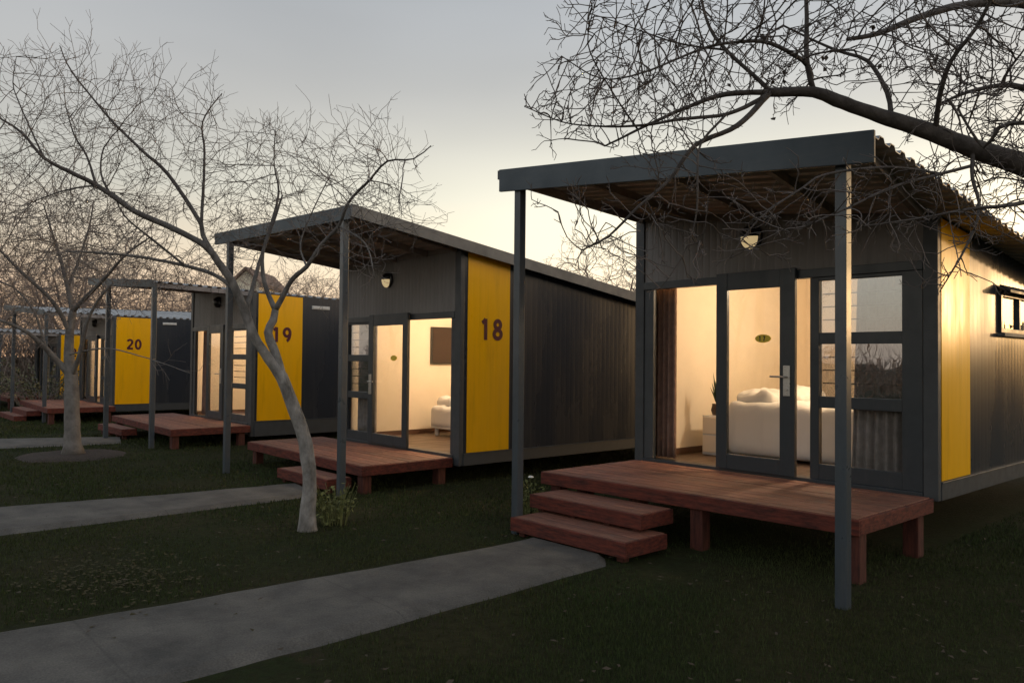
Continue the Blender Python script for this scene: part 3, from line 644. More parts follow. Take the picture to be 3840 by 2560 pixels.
# ------------------------------------------------------------------ decks and steps
def deck(x0, x1, y0, y1, z, label, legs=None, skew=0.0):
    """x0 left, x1 right (x grows to the right), y0 front"""
    root = empty('timber_deck', ((x0+x1)/2, y0, 0), label, 'deck', 'reddish timber decks before the cabins')
    ys_ = lambda x: y0+skew*(x1-x)/(x1-x0)
    n = int((y1-y0)/.125); f = MB()
    for i in range(n):
        t0, t1 = i/n, (i+1)/n-.008/(y1-y0)
        yl0, yl1 = ys_(x0)+(y1-ys_(x0))*t0, ys_(x0)+(y1-ys_(x0))*t1; yr0, yr1 = y0+(y1-y0)*t0, y0+(y1-y0)*t1
        dz = rng.uniform(-.002, .002)
        f.hexa([(x0, yl0, z-.028), (x1, yr0, z-.028), (x1, yr1, z-.028), (x0, yl1, z-.028)], [(x0, yl0, z+dz), (x1, yr0, z+dz), (x1, yr1, z+dz), (x0, yl1, z+dz)])
    obj('deck_boards', f, M['deck'], root, bevel=.003)
    sc_ = MB()
    for i in range(n):
        for t in (.03, .2, .4, .6, .8, .97):
            for e_ in (.25, .75):
                x = x0+(x1-x0)*t; y = ys_(x)+(y1-ys_(x))*(i+e_)/n; k0 = len(sc_.v)
                for j in range(6): sc_.v.append((x+.007*math.cos(j*1.047), y+.007*math.sin(j*1.047), z+.0035))
                sc_.f.append(tuple(range(k0, k0+6)))
    tag(obj('screw_heads', sc_, M['black'], root), kind='stuff')
    f = MB(); h = .125
    f.hexa([(x0-.002, ys_(x0)-.03, z-h), (x1+.033, y0-.03, z-h), (x1+.033, y0-.001, z-h), (x0-.002, ys_(x0)-.001, z-h)], [(x0-.002, ys_(x0)-.03, z-.006), (x1+.033, y0-.03, z-.006), (x1+.033, y0-.001, z-.006), (x0-.002, ys_(x0)-.001, z-.006)])
    f.box(x1+.002, x1+.032, y0, y1, z-h, z-.006); f.box(x0-.032, x0-.003, ys_(x0), y1, z-h, z-.006)
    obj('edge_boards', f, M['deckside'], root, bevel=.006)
    f = MB()
    for t in (.2, .4, .6, .8): x = x0+(x1-x0)*t; f.box(x-.02, x+.02, ys_(x)+.01, y1-.01, z-.12, z-.03)
    obj('joists', f, M['legwood'], root)
    for lx, ly in legs or [(x0+.1, y0+.1+skew), (x1-.07, y0+.07), (x0+.1, y1-.15), (x1-.07, y1-.15)]:
        f = MB(); f.box(lx-.065, lx+.065, ly-.06, ly+.06, -.04, z-.035); obj('leg', f, M['legwood'], root, bevel=.008)
    return root
deck(-5.84, -2.62, 5.82, 7.235, .48, 'reddish timber deck before the nearest cabin at right', [(-5.72, 5.84), (-5.45, 5.95), (-4.72, 5.9), (-4.02, 5.87), (-2.67, 5.90), (-2.70, 7.08), (-5.72, 7.1)], skew=-.10)
deck(-11.75, -8.27, 5.05, 6.40, .33, 'reddish timber deck behind the leaning tree trunk, before cabin 18', skew=.10)
deck(-18.35, -14.25, 4.83, 6.25, .35, 'reddish timber deck before the gathered brown curtain, between two slim posts', skew=.16)
deck(-25.4, -21.1, 4.32, 5.78, .375, 'worn timber deck before cabin 20', skew=.2)
deck(-31.6, -27.7, 4.6, 5.86, .34, 'dim timber deck before the farthest cabin at left')
def steps(levels, label):
    """levels: (x0, x1, y0, y1, z)"""
    l0 = levels[0]; root = empty('timber_steps', ((l0[0]+l0[1])/2, l0[2], 0), label, 'steps', 'timber steps up to the decks')
    for i, (x0, x1, y0, y1, z) in enumerate(levels):
        f = MB(); h = .13; n = max(2, int((y1-y0)/.14))
        for k in range(n): f.box(x0, x1, y0+(y1-y0)*k/n, y0+(y1-y0)*(k+1)/n-.005, z-.026, z)
        st = obj('tread', f, M['deck'], root, bevel=.004)
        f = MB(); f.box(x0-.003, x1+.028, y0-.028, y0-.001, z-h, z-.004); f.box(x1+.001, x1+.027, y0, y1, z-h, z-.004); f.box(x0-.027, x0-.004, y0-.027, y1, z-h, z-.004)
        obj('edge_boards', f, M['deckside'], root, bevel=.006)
        for t in (.06, .38, .7, .95):
            f = MB(); x = x0+(x1-x0)*t; f.box(x-.035, x+.035, y0+.02, y0+.09, -.03 if i == 0 else levels[i-1][4]+.001, z-.03)
            obj('leg', f, M['legwood'], root)
steps([(-5.45, -4.12, 4.97, 5.50, .165), (-5.57, -4.25, 5.33, 5.76, .325)], 'two timber steps from the near path up to the nearest deck')
steps([(-9.80, -8.52, 4.72, 5.03, .17)], 'single timber step beside the leaning tree, before cabin 18')
steps([(-18.1, -16.5, 4.66, 4.92, .20)], 'low timber step left of the deck of cabin 19')
steps([(-24.6, -22.6, 3.9, 4.15, .12), (-24.4, -22.4, 4.13, 4.42, .25)], 'timber steps before the worn deck of cabin 20')

# ------------------------------------------------------------------ things in the rooms
curtain('curtain', -5.74, -5.44, 7.46, .52, 2.50, M['curtain_brown'], 'brown curtain at the left edge of the open doorway of cabin 17', folds=4)
curtain('curtain', -3.34, -2.74, 7.44, .52, 2.48, M['curtain'], 'dark pleated curtain behind the window right of the near post', folds=8, spread=.12)
curtain('curtain', -11.02, -10.45, 6.62, .38, 2.2, M['curtain'], 'dark curtain behind the tall window of cabin 18', folds=7)
curtain('curtain', -17.15, -16.78, 6.45, .40, 2.2, M['curtain_brown'], 'gathered brown curtain at the doorway of cabin 19', folds=5, spread=.06)
curtain('curtain', -24.6, -24.2, 5.98, .42, 2.1, M['curtain'], 'dark curtain at the doorway of cabin 20', folds=6)
def softbox(x0, x1, y0, y1, z0, z1, r=.06, puff=.0, seed=1, nx=14, ny=12, nz=6):
    """rounded cloth covered block as one closed grid surface"""
    f = MB(); idx = {}
    def put(i, j, k):
        key = (i, j, k)
        if key in idx: return idx[key]
        p = Vector((x0+(x1-x0)*i/nx, y0+(y1-y0)*j/ny, z0+(z1-z0)*k/nz))
        c = Vector((min(max(p.x, x0+r), x1-r), min(max(p.y, y0+r), y1-r), min(max(p.z, z0+r), z1-r))); d = p-c
        if d.length > 1e-6: p = c+d.normalized()*r
        t = k/nz; p.z += puff*t*(noise.noise(Vector((p.x*3+seed, p.y*3, 1)))+.6*noise.noise(Vector((p.x*8, p.y*8+seed, 2))))
        nn = noise.noise(Vector((p.x*6, p.y*6, p.z*1.5+seed)))*puff*.35; p.y -= nn*(1-t*.5) if j == 0 else 0
        idx[key] = len(f.v); f.v.append(p); return idx[key]
    for i in range(nx):
        for j in range(ny):
            f.f.append((put(i, j, nz), put(i+1, j, nz), put(i+1, j+1, nz), put(i, j+1, nz))); f.f.append((put(i, j, 0), put(i, j+1, 0), put(i+1, j+1, 0), put(i+1, j, 0)))
    for i in range(nx):
        for k in range(nz):
            for j in (0, ny): f.f.append((put(i, j, k), put(i+1, j, k), put(i+1, j, k+1), put(i, j, k+1)))
    for j in range(ny):
        for k in range(nz):
            for i in (0, nx): f.f.append((put(i, j, k), put(i, j+1, k), put(i, j+1, k+1), put(i, j, k+1)))
    return f
def bed(x0, x1, y0, y1, fz, top, label, head=-1):
    root = empty('bed', ((x0+x1)/2, (y0+y1)/2, fz), label, 'bed')
    f = MB(); f.box(x0+.02, x1-.02, y0+.03, y1-.03, fz+.12, fz+.3); obj('base', f, M['white'], root, bevel=.01)
    for lx in (x0+.1, x1-.1):
        for ly in (y0+.1, y1-.1): f = MB(); f.tube([(lx, ly, fz+.001), (lx, ly, fz+.125)], .035, 10); obj('leg', f, M['white'], root)
    o = obj('duvet', softbox(x0, x1, y0, y1, fz+.02 if fz > .4 else fz+.12, top, .10, .05, 2, 40, 30, 12), M['duvet'], root, smooth=True); o.modifiers.new('s', 'SUBSURF').levels = 1
    for i, yy in enumerate((y0+.08, (y0+y1)/2+.03)):
        hx = x0+.06 if head < 0 else x1-.55
        o = obj('pillow', softbox(hx, hx+.5, yy, yy+(y1-y0)/2-.12, top-.06, top+.14, .10, .09, 5+i, 14, 16, 8), M['duvet'], root, smooth=True); o.modifiers.new('s', 'SUBSURF').levels = 1
    return root
bed(-5.32, -3.50, 8.28, 9.9, .50, 1.16, 'large bed with white duvet and pillows inside cabin 17')
bed(-10.78, -8.9, 7.85, 9.6, .35, .86, 'white bed partly seen through the open doorway of cabin 18')
root = empty('nightstand', (-5.4, 8.3, .5), 'narrow white cabinet at the head of the bed inside cabin 17', 'cabinet')
f = MB(); f.box(-5.56, -5.335, 8.16, 8.60, .505, .98); obj('body', f, M['white'], root, bevel=.006)
f = MB(); f.box(-5.545, -5.35, 8.14, 8.158, .54, .74); f.box(-5.545, -5.35, 8.14, 8.158, .76, .96); obj('drawer_front', f, M['lining'], root, bevel=.003)
root = empty('potted_plant', (-5.43, 8.27, .98), 'dark leafy plant in a pot on the white cabinet', 'plant')
f = MB(); f.lathe((-5.43, 8.27, .981), [(.0, 0), (.05, 0), (.07, .06), (.055, .13), (.06, .14), (.0, .13)], 16); obj('pot', f, M['vase'], root, smooth=True)
f = MB()
for i in range(26):
    a = rng.uniform(0, 6.28); h = rng.uniform(.12, .42); r_ = rng.uniform(.03, .12); p0 = Vector((-5.43, 8.27, 1.1)); p1 = p0+Vector((math.cos(a)*r_*.5, math.sin(a)*r_*.5, h*.6)); p2 = p0+Vector((math.cos(a)*r_, math.sin(a)*r_, h))
    sd = Vector((-math.sin(a), math.cos(a), 0))*.018; n = len(f.v); f.v += [p0-sd*.2, p0+sd*.2, p1+sd, p1-sd, p2]; f.f += [(n, n+1, n+2, n+3), (n+3, n+2, n+4)]
obj('leaves', f, M['leafgreen'], root)
root = empty('television', (-11.09, 8.5, 1.87), 'dark flat screen on the wall inside cabin 18', 'television')
f = MB(); f.box(-11.10, -11.055, 8.10, 9.02, 1.54, 2.19); obj('casing', f, M['black'], root, bevel=.006)
f = MB(); f.box(-11.054, -11.050, 8.125, 8.995, 1.565, 2.165); obj('screen', f, M['tv'], root)
# cream house gable far behind
root = empty('house', (-43.7, 18.8, 0), 'distant cream house gable seen between the trees above cabin 19', 'house')
f = MB(); ax = Vector((.67, .742, 0)); dp = Vector((-.742, .67, 0)); c = Vector((-43.7, 18.8, 0))
pl = [c-ax*.75, c+ax*.75]; f.hexa([pl[0], pl[1], pl[1]+dp*5, pl[0]+dp*5], [p+Vector((0, 0, 5.9)) for p in (pl[0], pl[1], pl[1]+dp*5, pl[0]+dp*5)])
n = len(f.v); f.v += [pl[0]+Vector((0, 0, 5.9)), pl[1]+Vector((0, 0, 5.9)), c+Vector((0, 0, 6.6)), pl[0]+Vector((0, 0, 5.9))+dp*5, pl[1]+Vector((0, 0, 5.9))+dp*5, c+Vector((0, 0, 6.6))+dp*5]; f.f += [(n, n+1, n+2), (n+3, n+5, n+4)]
obj('wall', f, M['house'], root)
f = MB(); e = -dp*.25
for s_ in (-1, 1):
    a_ = c+ax*.95*s_+Vector((0, 0, 5.72))+e; b_ = c+Vector((0, 0, 6.66))+e; up = Vector((0, 0, .16)); f.hexa([a_, b_, b_+dp*5.5, a_+dp*5.5], [a_+up, b_+up, b_+dp*5.5+up, a_+dp*5.5+up])
obj('roof', f, M['houseroof'], root)
T1 = [[[-6.859,3.594,-0.045,0.125],[-6.86,3.593,0.021,0.103],[-6.859,3.594,0.145,0.09],[-6.851,3.603,0.434,0.079],[-6.876,3.575,0.764,0.076],[-6.911,3.507,1.034,0.073],[-6.944,3.426,1.262,0.07],[-6.962,3.361,1.444,0.066],[-6.999,3.289,1.558,0.052],[-7.019,3.193,1.692,0.05],[-7.033,3.103,1.841,0.048],[-7.087,3.043,2.055,0.046],[-7.075,2.981,2.177,0.044],[-7.085,2.896,2.349,0.042],[-7.115,2.788,2.502,0.038],[-7.141,2.685,2.633,0.034],[-7.23,2.436,2.773,0.03],[-7.361,2.142,2.907,0.027],[-7.486,1.854,3.114,0.023],[-7.528,1.659,3.203,0.02],[-7.565,1.468,3.299,0.015],[-7.692,1.327,3.508,0.012],[-7.818,1.188,3.629,0.009]],[[-6.962,3.361,1.444,0.055],[-7.031,3.329,1.653,0.05],[-7.131,3.293,1.861,0.047],[-7.146,3.35,1.989,0.042],[-7.183,3.384,2.088,0.04]],[[-7.183,3.384,2.088,0.03],[-7.287,3.344,2.278,0.027],[-7.362,3.335,2.445,0.024],[-7.46,3.375,2.673,0.02],[-7.506,3.474,2.952,0.016],[-7.551,3.573,3.327,0.012],[-7.584,3.537,3.596,0.008],[-7.582,3.539,3.955,0.006]],[[-7.183,3.384,2.088,0.032],[-7.095,3.407,2.204,0.029],[-6.98,3.459,2.385,0.026],[-6.8,3.51,2.491,0.024],[-6.613,3.568,2.693,0.021],[-6.422,3.631,2.841,0.019],[-6.276,3.642,3.043,0.016],[-6.064,3.728,3.221,0.013],[-5.871,3.793,3.374,0.01],[-5.717,3.964,3.396,0.007],[-5.614,4.078,3.514,0.005]],[[-7.087,3.043,2.055,0.03],[-7.15,3.122,2.226,0.026],[-7.216,3.199,2.423,0.023],[-7.291,3.265,2.561,0.02],[-7.294,3.411,2.983,0.015],[-7.339,3.51,3.242,0.01]],[[-7.115,2.788,2.502,0.028],[-7.259,2.703,2.748,0.026],[-7.271,2.69,2.848,0.024],[-7.588,2.488,3.332,0.019],[-7.755,2.303,3.555,0.016],[-8.073,2.099,3.89,0.012],[-8.427,1.856,4.361,0.008],[-8.51,1.764,4.613,0.005]],[[-7.271,2.69,2.848,0.02],[-7.364,2.735,3.131,0.017],[-7.459,2.779,3.566,0.013],[-7.477,2.76,3.857,0.009],[-7.455,2.933,4.164,0.005]],[[-7.074,2.938,2.263,0.026],[-7.29,2.818,2.398,0.022],[-7.57,2.657,2.488,0.019],[-7.967,2.366,2.579,0.016],[-8.371,2.068,2.63,0.012],[-8.668,1.888,2.649,0.008]],[[-7.57,2.657,2.488,0.015],[-7.57,2.358,2.703,0.012],[-7.64,2.132,2.904,0.009],[-7.595,2.031,3.1,0.006]],[[-7.486,1.854,3.114,0.014],[-7.651,1.82,3.387,0.011],[-7.844,1.756,3.607,0.008],[-7.9,1.693,3.882,0.005]],[[-7.431,1.945,3.062,0.012],[-7.566,1.914,3.233,0.01],[-7.664,1.956,3.492,0.007],[-7.582,2.046,3.651,0.005]],[[-7.565,1.468,3.299,0.01],[-7.942,1.349,3.814,0.007],[-8.101,1.322,4.04,0.005],[-8.084,1.341,4.274,0.003]],[[-7.361,2.142,2.907,0.013],[-7.899,1.993,3.181,0.01],[-8.48,1.798,3.2,0.008],[-8.818,1.573,3.09,0.005]],[[-6.422,3.631,2.841,0.012],[-6.08,3.711,2.653,0.009],[-5.939,3.718,2.331,0.006]],[[-6.8,3.51,2.491,0.013],[-7.026,3.558,2.735,0.01],[-7.128,3.744,3.114,0.007],[-7.105,3.919,3.488,0.005]]]
E1 = [[-8.041,1.538,3.644,0.66,0.58,0.9],[-8.018,2.011,3.818,0.61,0.61,0.9],[-7.735,2.474,3.479,0.62,0.62,1.0],[-7.546,2.684,3.815,0.45,0.39,0.8],[-7.498,3.185,3.217,0.47,0.51,0.9],[-7.336,3.513,3.504,0.43,0.35,0.9],[-6.89,3.709,3.289,0.46,0.51,1.0],[-6.12,3.816,3.344,0.47,0.35,0.9],[-5.893,3.768,2.987,0.34,0.31,0.6],[-7.975,1.909,2.898,0.88,0.44,1.0],[-8.241,1.466,3.193,0.47,0.51,0.9],[-7.805,2.397,2.526,0.7,0.29,0.7],[-7.492,3.191,2.744,0.47,0.34,0.7],[-8.244,1.91,4.221,0.33,0.31,0.6],[-8.061,1.366,4.001,0.23,0.27,0.5],[-5.956,3.55,2.509,0.3,0.23,0.4]]
T2 = [[[-14.349,3.309,-0.035,0.2],[-14.357,3.3,0.177,0.125],[-14.375,3.281,0.675,0.115],[-14.393,3.26,1.259,0.105],[-14.457,3.234,1.672,0.075],[-14.453,3.239,2.03,0.062],[-14.531,3.301,2.359,0.055]],[[-14.393,3.26,1.259,0.06],[-14.427,3.118,1.472,0.05],[-14.37,2.883,1.737,0.042],[-14.33,2.628,1.974,0.032],[-14.329,2.331,2.134,0.022],[-14.416,2.086,2.228,0.014]],[[-14.531,3.301,2.359,0.045],[-14.713,3.249,2.765,0.037],[-14.906,3.185,3.213,0.028],[-15.136,3.079,3.744,0.018],[-15.232,2.972,4.188,0.01]],[[-14.531,3.301,2.359,0.04],[-14.159,3.415,2.599,0.033],[-13.754,3.565,2.868,0.026],[-13.311,3.758,3.232,0.018],[-12.955,4.003,3.497,0.01]],[[-14.453,3.239,2.03,0.04],[-14.426,2.97,2.515,0.032],[-14.484,2.607,2.88,0.025],[-14.652,2.272,3.281,0.016],[-14.89,2.008,3.658,0.01]],[[-14.393,3.26,1.259,0.045],[-14.119,3.31,1.638,0.035],[-13.821,3.342,2.159,0.026],[-13.6,3.437,2.502,0.02],[-13.334,3.583,2.771,0.012]],[[-14.713,3.249,2.765,0.026],[-14.82,3.429,3.228,0.02],[-14.927,3.609,3.857,0.014],[-14.993,3.685,4.331,0.008]],[[-14.37,2.883,1.737,0.022],[-14.381,2.721,2.29,0.018],[-14.621,2.456,2.704,0.012],[-14.902,2.144,2.839,0.008]],[[-14.415,3.206,1.636,0.016],[-13.629,3.555,1.746,0.012],[-12.892,3.924,1.614,0.008],[-12.187,4.407,1.368,0.005]]]
E2 = [[-14.922,3.018,3.638,1.09,0.87,1.5],[-14.767,2.293,3.12,0.9,0.97,1.3],[-14.042,3.694,3.473,0.79,0.79,1.3],[-14.376,2.428,2.071,0.75,0.41,0.8],[-14.482,3.356,2.903,1.01,0.65,1.3],[-15.059,1.97,3.814,0.76,0.83,1.2]]
T3 = [[[-0.146,6.854,-0.216,0.19],[-0.174,6.823,0.451,0.17],[-0.236,6.754,1.226,0.155],[-0.388,6.586,1.848,0.14],[-0.647,6.299,2.263,0.115],[-0.996,5.912,2.573,0.095],[-1.264,5.645,2.745,0.08],[-1.447,5.487,2.848,0.066],[-1.628,5.286,2.931,0.058],[-1.852,5.038,3.056,0.05],[-2.018,4.809,3.129,0.043],[-2.188,4.591,3.21,0.037],[-2.277,4.492,3.262,0.033],[-2.455,4.295,3.259,0.027]],[[-0.388,6.586,1.848,0.11],[-0.58,6.672,2.703,0.09],[-0.787,6.74,3.748,0.07],[-0.991,6.663,4.82,0.05]],[[-0.58,6.672,2.703,0.06],[-0.98,6.526,3.457,0.05],[-1.315,6.454,3.944,0.04],[-1.611,6.126,4.089,0.03],[-1.829,5.736,4.039,0.026],[-1.987,5.411,3.918,0.022],[-2.138,5.094,3.754,0.017],[-2.235,4.838,3.668,0.011]],[[-2.455,4.295,3.259,0.018],[-2.633,4.098,3.243,0.015],[-2.793,3.92,3.161,0.012],[-2.988,3.704,3.023,0.008],[-3.121,3.557,2.924,0.005]],[[-2.455,4.295,3.259,0.016],[-2.473,4.201,3.196,0.014],[-2.577,4.011,3.09,0.012],[-2.691,3.735,3.03,0.01],[-2.844,3.565,2.99,0.008],[-3.006,3.386,2.982,0.006],[-3.157,3.218,3.005,0.004],[-3.301,3.059,3.092,0.003]],[[-2.455,4.295,3.259,0.019],[-2.504,4.016,3.01,0.016],[-2.638,3.793,2.879,0.013],[-2.71,3.64,2.661,0.01],[-2.795,3.47,2.498,0.008],[-2.903,3.351,2.336,0.006],[-3.009,3.233,2.248,0.004]],[[-2.455,4.295,3.27,0.015],[-2.69,4.184,3.551,0.012],[-2.791,4.147,3.721,0.01],[-2.857,4.148,3.966,0.008]],[[-2.277,4.492,3.272,0.02],[-2.304,4.462,3.423,0.017],[-2.308,4.458,3.665,0.014],[-2.31,4.456,3.904,0.012]],[[-2.304,4.462,3.439,0.014],[-2.403,4.203,3.512,0.012],[-2.469,3.98,3.482,0.01],[-2.548,3.744,3.402,0.008],[-2.719,3.406,3.222,0.006],[-2.873,3.234,3.188,0.004],[-3.019,3.073,3.308,0.003]],[[-1.978,4.868,3.117,0.018],[-2.026,4.92,3.301,0.015],[-2.15,4.931,3.531,0.012],[-2.327,4.884,3.638,0.009],[-2.554,4.633,3.793,0.006]],[[-1.807,5.087,3.03,0.02],[-1.733,4.946,3.208,0.017],[-1.652,4.886,3.38,0.014],[-1.514,4.89,3.542,0.012],[-1.413,4.852,3.697,0.01]],[[-0.996,5.912,2.573,0.04],[-1.255,5.924,3.215,0.03],[-1.522,5.777,3.407,0.02],[-1.617,5.672,3.42,0.016],[-1.76,5.514,3.376,0.012],[-1.874,5.387,3.306,0.008]],[[-1.264,5.645,2.745,0.03],[-1.288,5.29,2.983,0.02],[-1.34,5.083,2.993,0.014],[-1.432,4.981,2.967,0.011],[-1.525,5.027,2.883,0.009],[-1.624,4.917,3.104,0.006]],[[-1.655,5.257,2.93,0.014],[-1.603,5.09,2.727,0.012],[-1.543,5.007,2.562,0.01],[-1.545,4.931,2.4,0.008],[-1.58,4.817,2.233,0.006],[-1.658,4.731,2.035,0.003]],[[-1.629,5.211,2.83,0.012],[-1.687,4.847,2.726,0.01],[-1.836,4.533,2.623,0.008],[-1.971,4.235,2.477,0.006],[-2.115,4.075,2.379,0.004]],[[-1.687,4.847,2.726,0.008],[-1.852,4.515,2.734,0.008],[-2.038,4.16,2.671,0.007],[-2.099,4.018,2.582,0.006],[-2.198,3.834,2.444,0.005],[-2.265,3.759,2.344,0.004],[-2.338,3.678,2.188,0.003]],[[-2.577,4.011,3.09,0.008],[-2.56,3.731,2.859,0.007],[-2.516,3.631,2.662,0.006],[-2.515,3.631,2.459,0.005],[-2.548,3.595,2.269,0.004],[-2.616,3.519,2.088,0.003],[-2.65,3.482,2.03,0.002]],[[-1.264,5.645,2.745,0.03],[-1.289,5.288,2.604,0.018],[-1.376,5.043,2.531,0.012],[-1.505,4.751,2.484,0.009],[-1.682,4.555,2.433,0.006],[-1.907,4.306,2.382,0.004]],[[-2.988,3.704,3.023,0.006],[-3.105,3.574,3.281,0.005],[-3.195,3.475,3.545,0.004],[-3.161,3.513,3.811,0.003]],[[-2.69,4.184,3.551,0.008],[-2.884,3.968,3.591,0.006],[-3.101,3.728,3.697,0.004],[-3.264,3.548,3.776,0.003]]]
E3 = [[-3.107,3.573,3.599,0.29,0.29,0.5],[-3.142,3.384,3.141,0.33,0.23,0.5],[-2.868,3.689,3.456,0.38,0.36,0.6],[-2.9,3.652,3.041,0.38,0.18,0.5],[-2.665,4.062,3.5,0.39,0.34,0.6],[-2.401,4.355,3.61,0.39,0.31,0.7],[-2.164,4.767,3.575,0.4,0.35,0.7],[-1.837,4.98,3.512,0.39,0.39,0.7],[-1.57,5.425,3.557,0.4,0.4,0.7],[-1.556,5.291,2.96,0.31,0.31,0.6],[-1.337,5.683,3.208,0.4,0.53,0.6],[-1.803,5.092,3.185,0.32,0.16,0.5],[-2.642,3.64,2.759,0.27,0.15,0.3],[-2.969,3.278,2.384,0.29,0.17,0.3],[-2.644,3.488,2.275,0.26,0.24,0.3],[-2.329,3.763,2.367,0.33,0.21,0.3],[-2.067,4.128,2.476,0.36,0.21,0.3],[-1.81,4.413,2.504,0.31,0.19,0.3],[-1.623,4.77,2.306,0.22,0.29,0.3],[-1.458,4.952,2.456,0.22,0.22,0.3],[-1.438,5.273,2.701,0.2,0.2,0.4]]# ------------------------------------------------------------------ bare trees
def resample(pts, step, gn, rg):
    out = []
    for i in range(len(pts)-1):
        p0 = pts[max(i-1, 0)]; p1 = pts[i]; p2 = pts[i+1]; p3 = pts[min(i+2, len(pts)-1)]
        a, b, c, d = [np.array(p) for p in (p0, p1, p2, p3)]
        n = max(1, int(np.linalg.norm(c[:3]-b[:3])/step))
        for k in range(n):
            t = k/n; q = .5*((2*b)+(-a+c)*t+(2*a-5*b+4*c-d)*t*t+(-a+3*b-3*c+d)*t**3); q[3] = b[3]+(c[3]-b[3])*t; out.append(q)
    out.append(np.array(pts[-1]))
    out = np.array(out)
    for i in range(1, len(out)):
        g = gn*min(1.0, .35+out[i, 3]*12)
        out[i, :3] += np.array(noise.noise_vector(Vector(out[i, :3])*3.1))*g*.5+(rg.rand(3)-.5)*g*.35
    return out
def grow(limbs, ells, nat, step, kill, infl, seed, gn=.03, iters=90, tip=.0022, pw=2.3, maxr=.03, keep=None, wob=.22, spur=.3, up=.0, fl=.22, fp=.3, fup=.06, vp=.75):
    rg = np.random.RandomState(seed)
    P, Pa, Rr, chains, isl = [], [], [], [], []
    for li, l in enumerate(limbs):
        q = resample(l, step, gn, rg)
        if li == 0: par = -1
        else:
            arr = np.array(P); par = int(np.argmin(((arr-q[0, :3])**2).sum(1))); q[0, :3] = P[par]; q = q[1:] if len(q) > 2 else q
        ch = [par] if par >= 0 else []
        for row in q:
            P.append(row[:3].copy()); Pa.append(par); Rr.append(row[3]); par = len(P)-1; ch.append(par); isl.append(True)
        chains.append((ch, [q[0, 3]]+list(q[:, 3]) if len(ch) > len(q) else list(q[:, 3])))
    vol = np.array([e[3]*e[4]*e[5] for e in ells]); pr = vol**vp; pr /= pr.sum()
    at = []
    ex = np.array([.670, .742, 0]); ey = np.array([-.742, .670, 0]); ez = np.array([0, 0, 1.])
    while len(at) < nat:
        e = ells[rg.choice(len(ells), p=pr)]; v = rg.randn(3); v /= np.linalg.norm(v); v *= rg.rand()**(1/3.)
        p = np.array(e[:3])+ex*v[0]*e[3]+ez*v[1]*e[4]+ey*v[2]*e[5]
        if keep is None or keep(p): at.append(p)
    at = np.array(at); n = len(at)
    cand = [i for i in range(len(P)) if Rr[i] < maxr]
    near = np.full(n, -1); nd = np.full(n, 1e9)
    kd = kdtree.KDTree(len(cand))
    for i in cand: kd.insert(P[i], i)
    kd.balance()
    for j in range(n):
        _, i, d = kd.find(at[j]); near[j] = i; nd[j] = d
    alive = nd > kill
    kids = {}
    for it in range(iters):
        idx = np.where(alive & (nd < infl))[0]
        if len(idx) == 0: break
        ii = near[idx]; Pn = np.array(P)[ii]; dv = at[idx]-Pn; dv /= np.linalg.norm(dv, axis=1)[:, None]
        order = np.argsort(ii, kind='stable'); ii = ii[order]; dv = dv[order]
        st = np.flatnonzero(np.r_[True, ii[1:] != ii[:-1]]); sm = np.add.reduceat(dv, st, axis=0); nn = ii[st]
        new = []
        for k, i in enumerate(nn):
            if kids.get(i, 0) > 3: continue
            d = sm[k]/max(np.linalg.norm(sm[k]), 1e-6)
            if Pa[i] >= 0:
                pd = P[i]-P[Pa[i]]; L_ = np.linalg.norm(pd)
                if L_ > 1e-6 and not isl[i]: d = d+.75*pd/L_
            d = d+wob*rg.randn(3)*.6+np.array([0, 0, up]); d /= np.linalg.norm(d)
            P.append(P[i]+d*step*(.8+.4*rg.rand())); Pa.append(i); Rr.append(0.); isl.append(False); kids[i] = kids.get(i, 0)+1; new.append(len(P)-1)
        if not new: break
        kd = kdtree.KDTree(len(new))
        for i in new: kd.insert(P[i], i)
        kd.balance()
        for j in np.where(alive)[0]:
            _, i, d = kd.find(at[j])
            if d < nd[j]: nd[j] = d; near[j] = i
        alive &= nd > kill
    P = np.array(P); Pa = np.array(Pa); N_ = len(P)
    # radii, pipe model
    acc = np.zeros(N_); has = np.zeros(N_, bool)
    Rr = np.array(Rr); isl = np.array(isl)
    for i in range(N_-1, -1, -1):
        if not isl[i]:
            r = tip if acc[i] == 0 else acc[i]**(1/pw); r = min(r, .012); Rr[i] = r
            p = Pa[i]
            if p >= 0: acc[p] += r**pw; has[p] = True
    # twig spurs at ends
    segs = [(Pa[i], i) for i in range(N_) if not isl[i]]
    A0 = P[[s[0] for s in segs]]; A1 = P[[s[1] for s in segs]]; r1 = Rr[[s[1] for s in segs]]
    r0 = np.array([min(Rr[s[0]], Rr[s[1]]*1.35) if not isl[s[0]] else Rr[s[1]]*1.4 for s in segs])
    B0, B1, Q0, Q1 = [], [], [], []
    def fan(p, d, L_, r, dep):
        n_ = 3
        for k in range(n_):
            d = d+rg.randn(3)*spur*.4+np.array([0, 0, fup]); d /= np.linalg.norm(d); q = p+d*(L_/n_*(.8+.4*rg.rand()))
            B0.append(p); B1.append(q); Q0.append(r*(1-.25*k/n_)); Q1.append(r*(1-.25*(k+1)/n_))
            if dep > 0 and rg.rand() < (.85 if dep > 1 else .6):
                e = rg.randn(3); e -= d*e.dot(d); e /= np.linalg.norm(e); e = d*math.cos(.75)+e*math.sin(.75)
                fan(q, e, L_*(.40+.3*rg.rand()), max(r*.8, tip*.7), dep-1)
            p = q
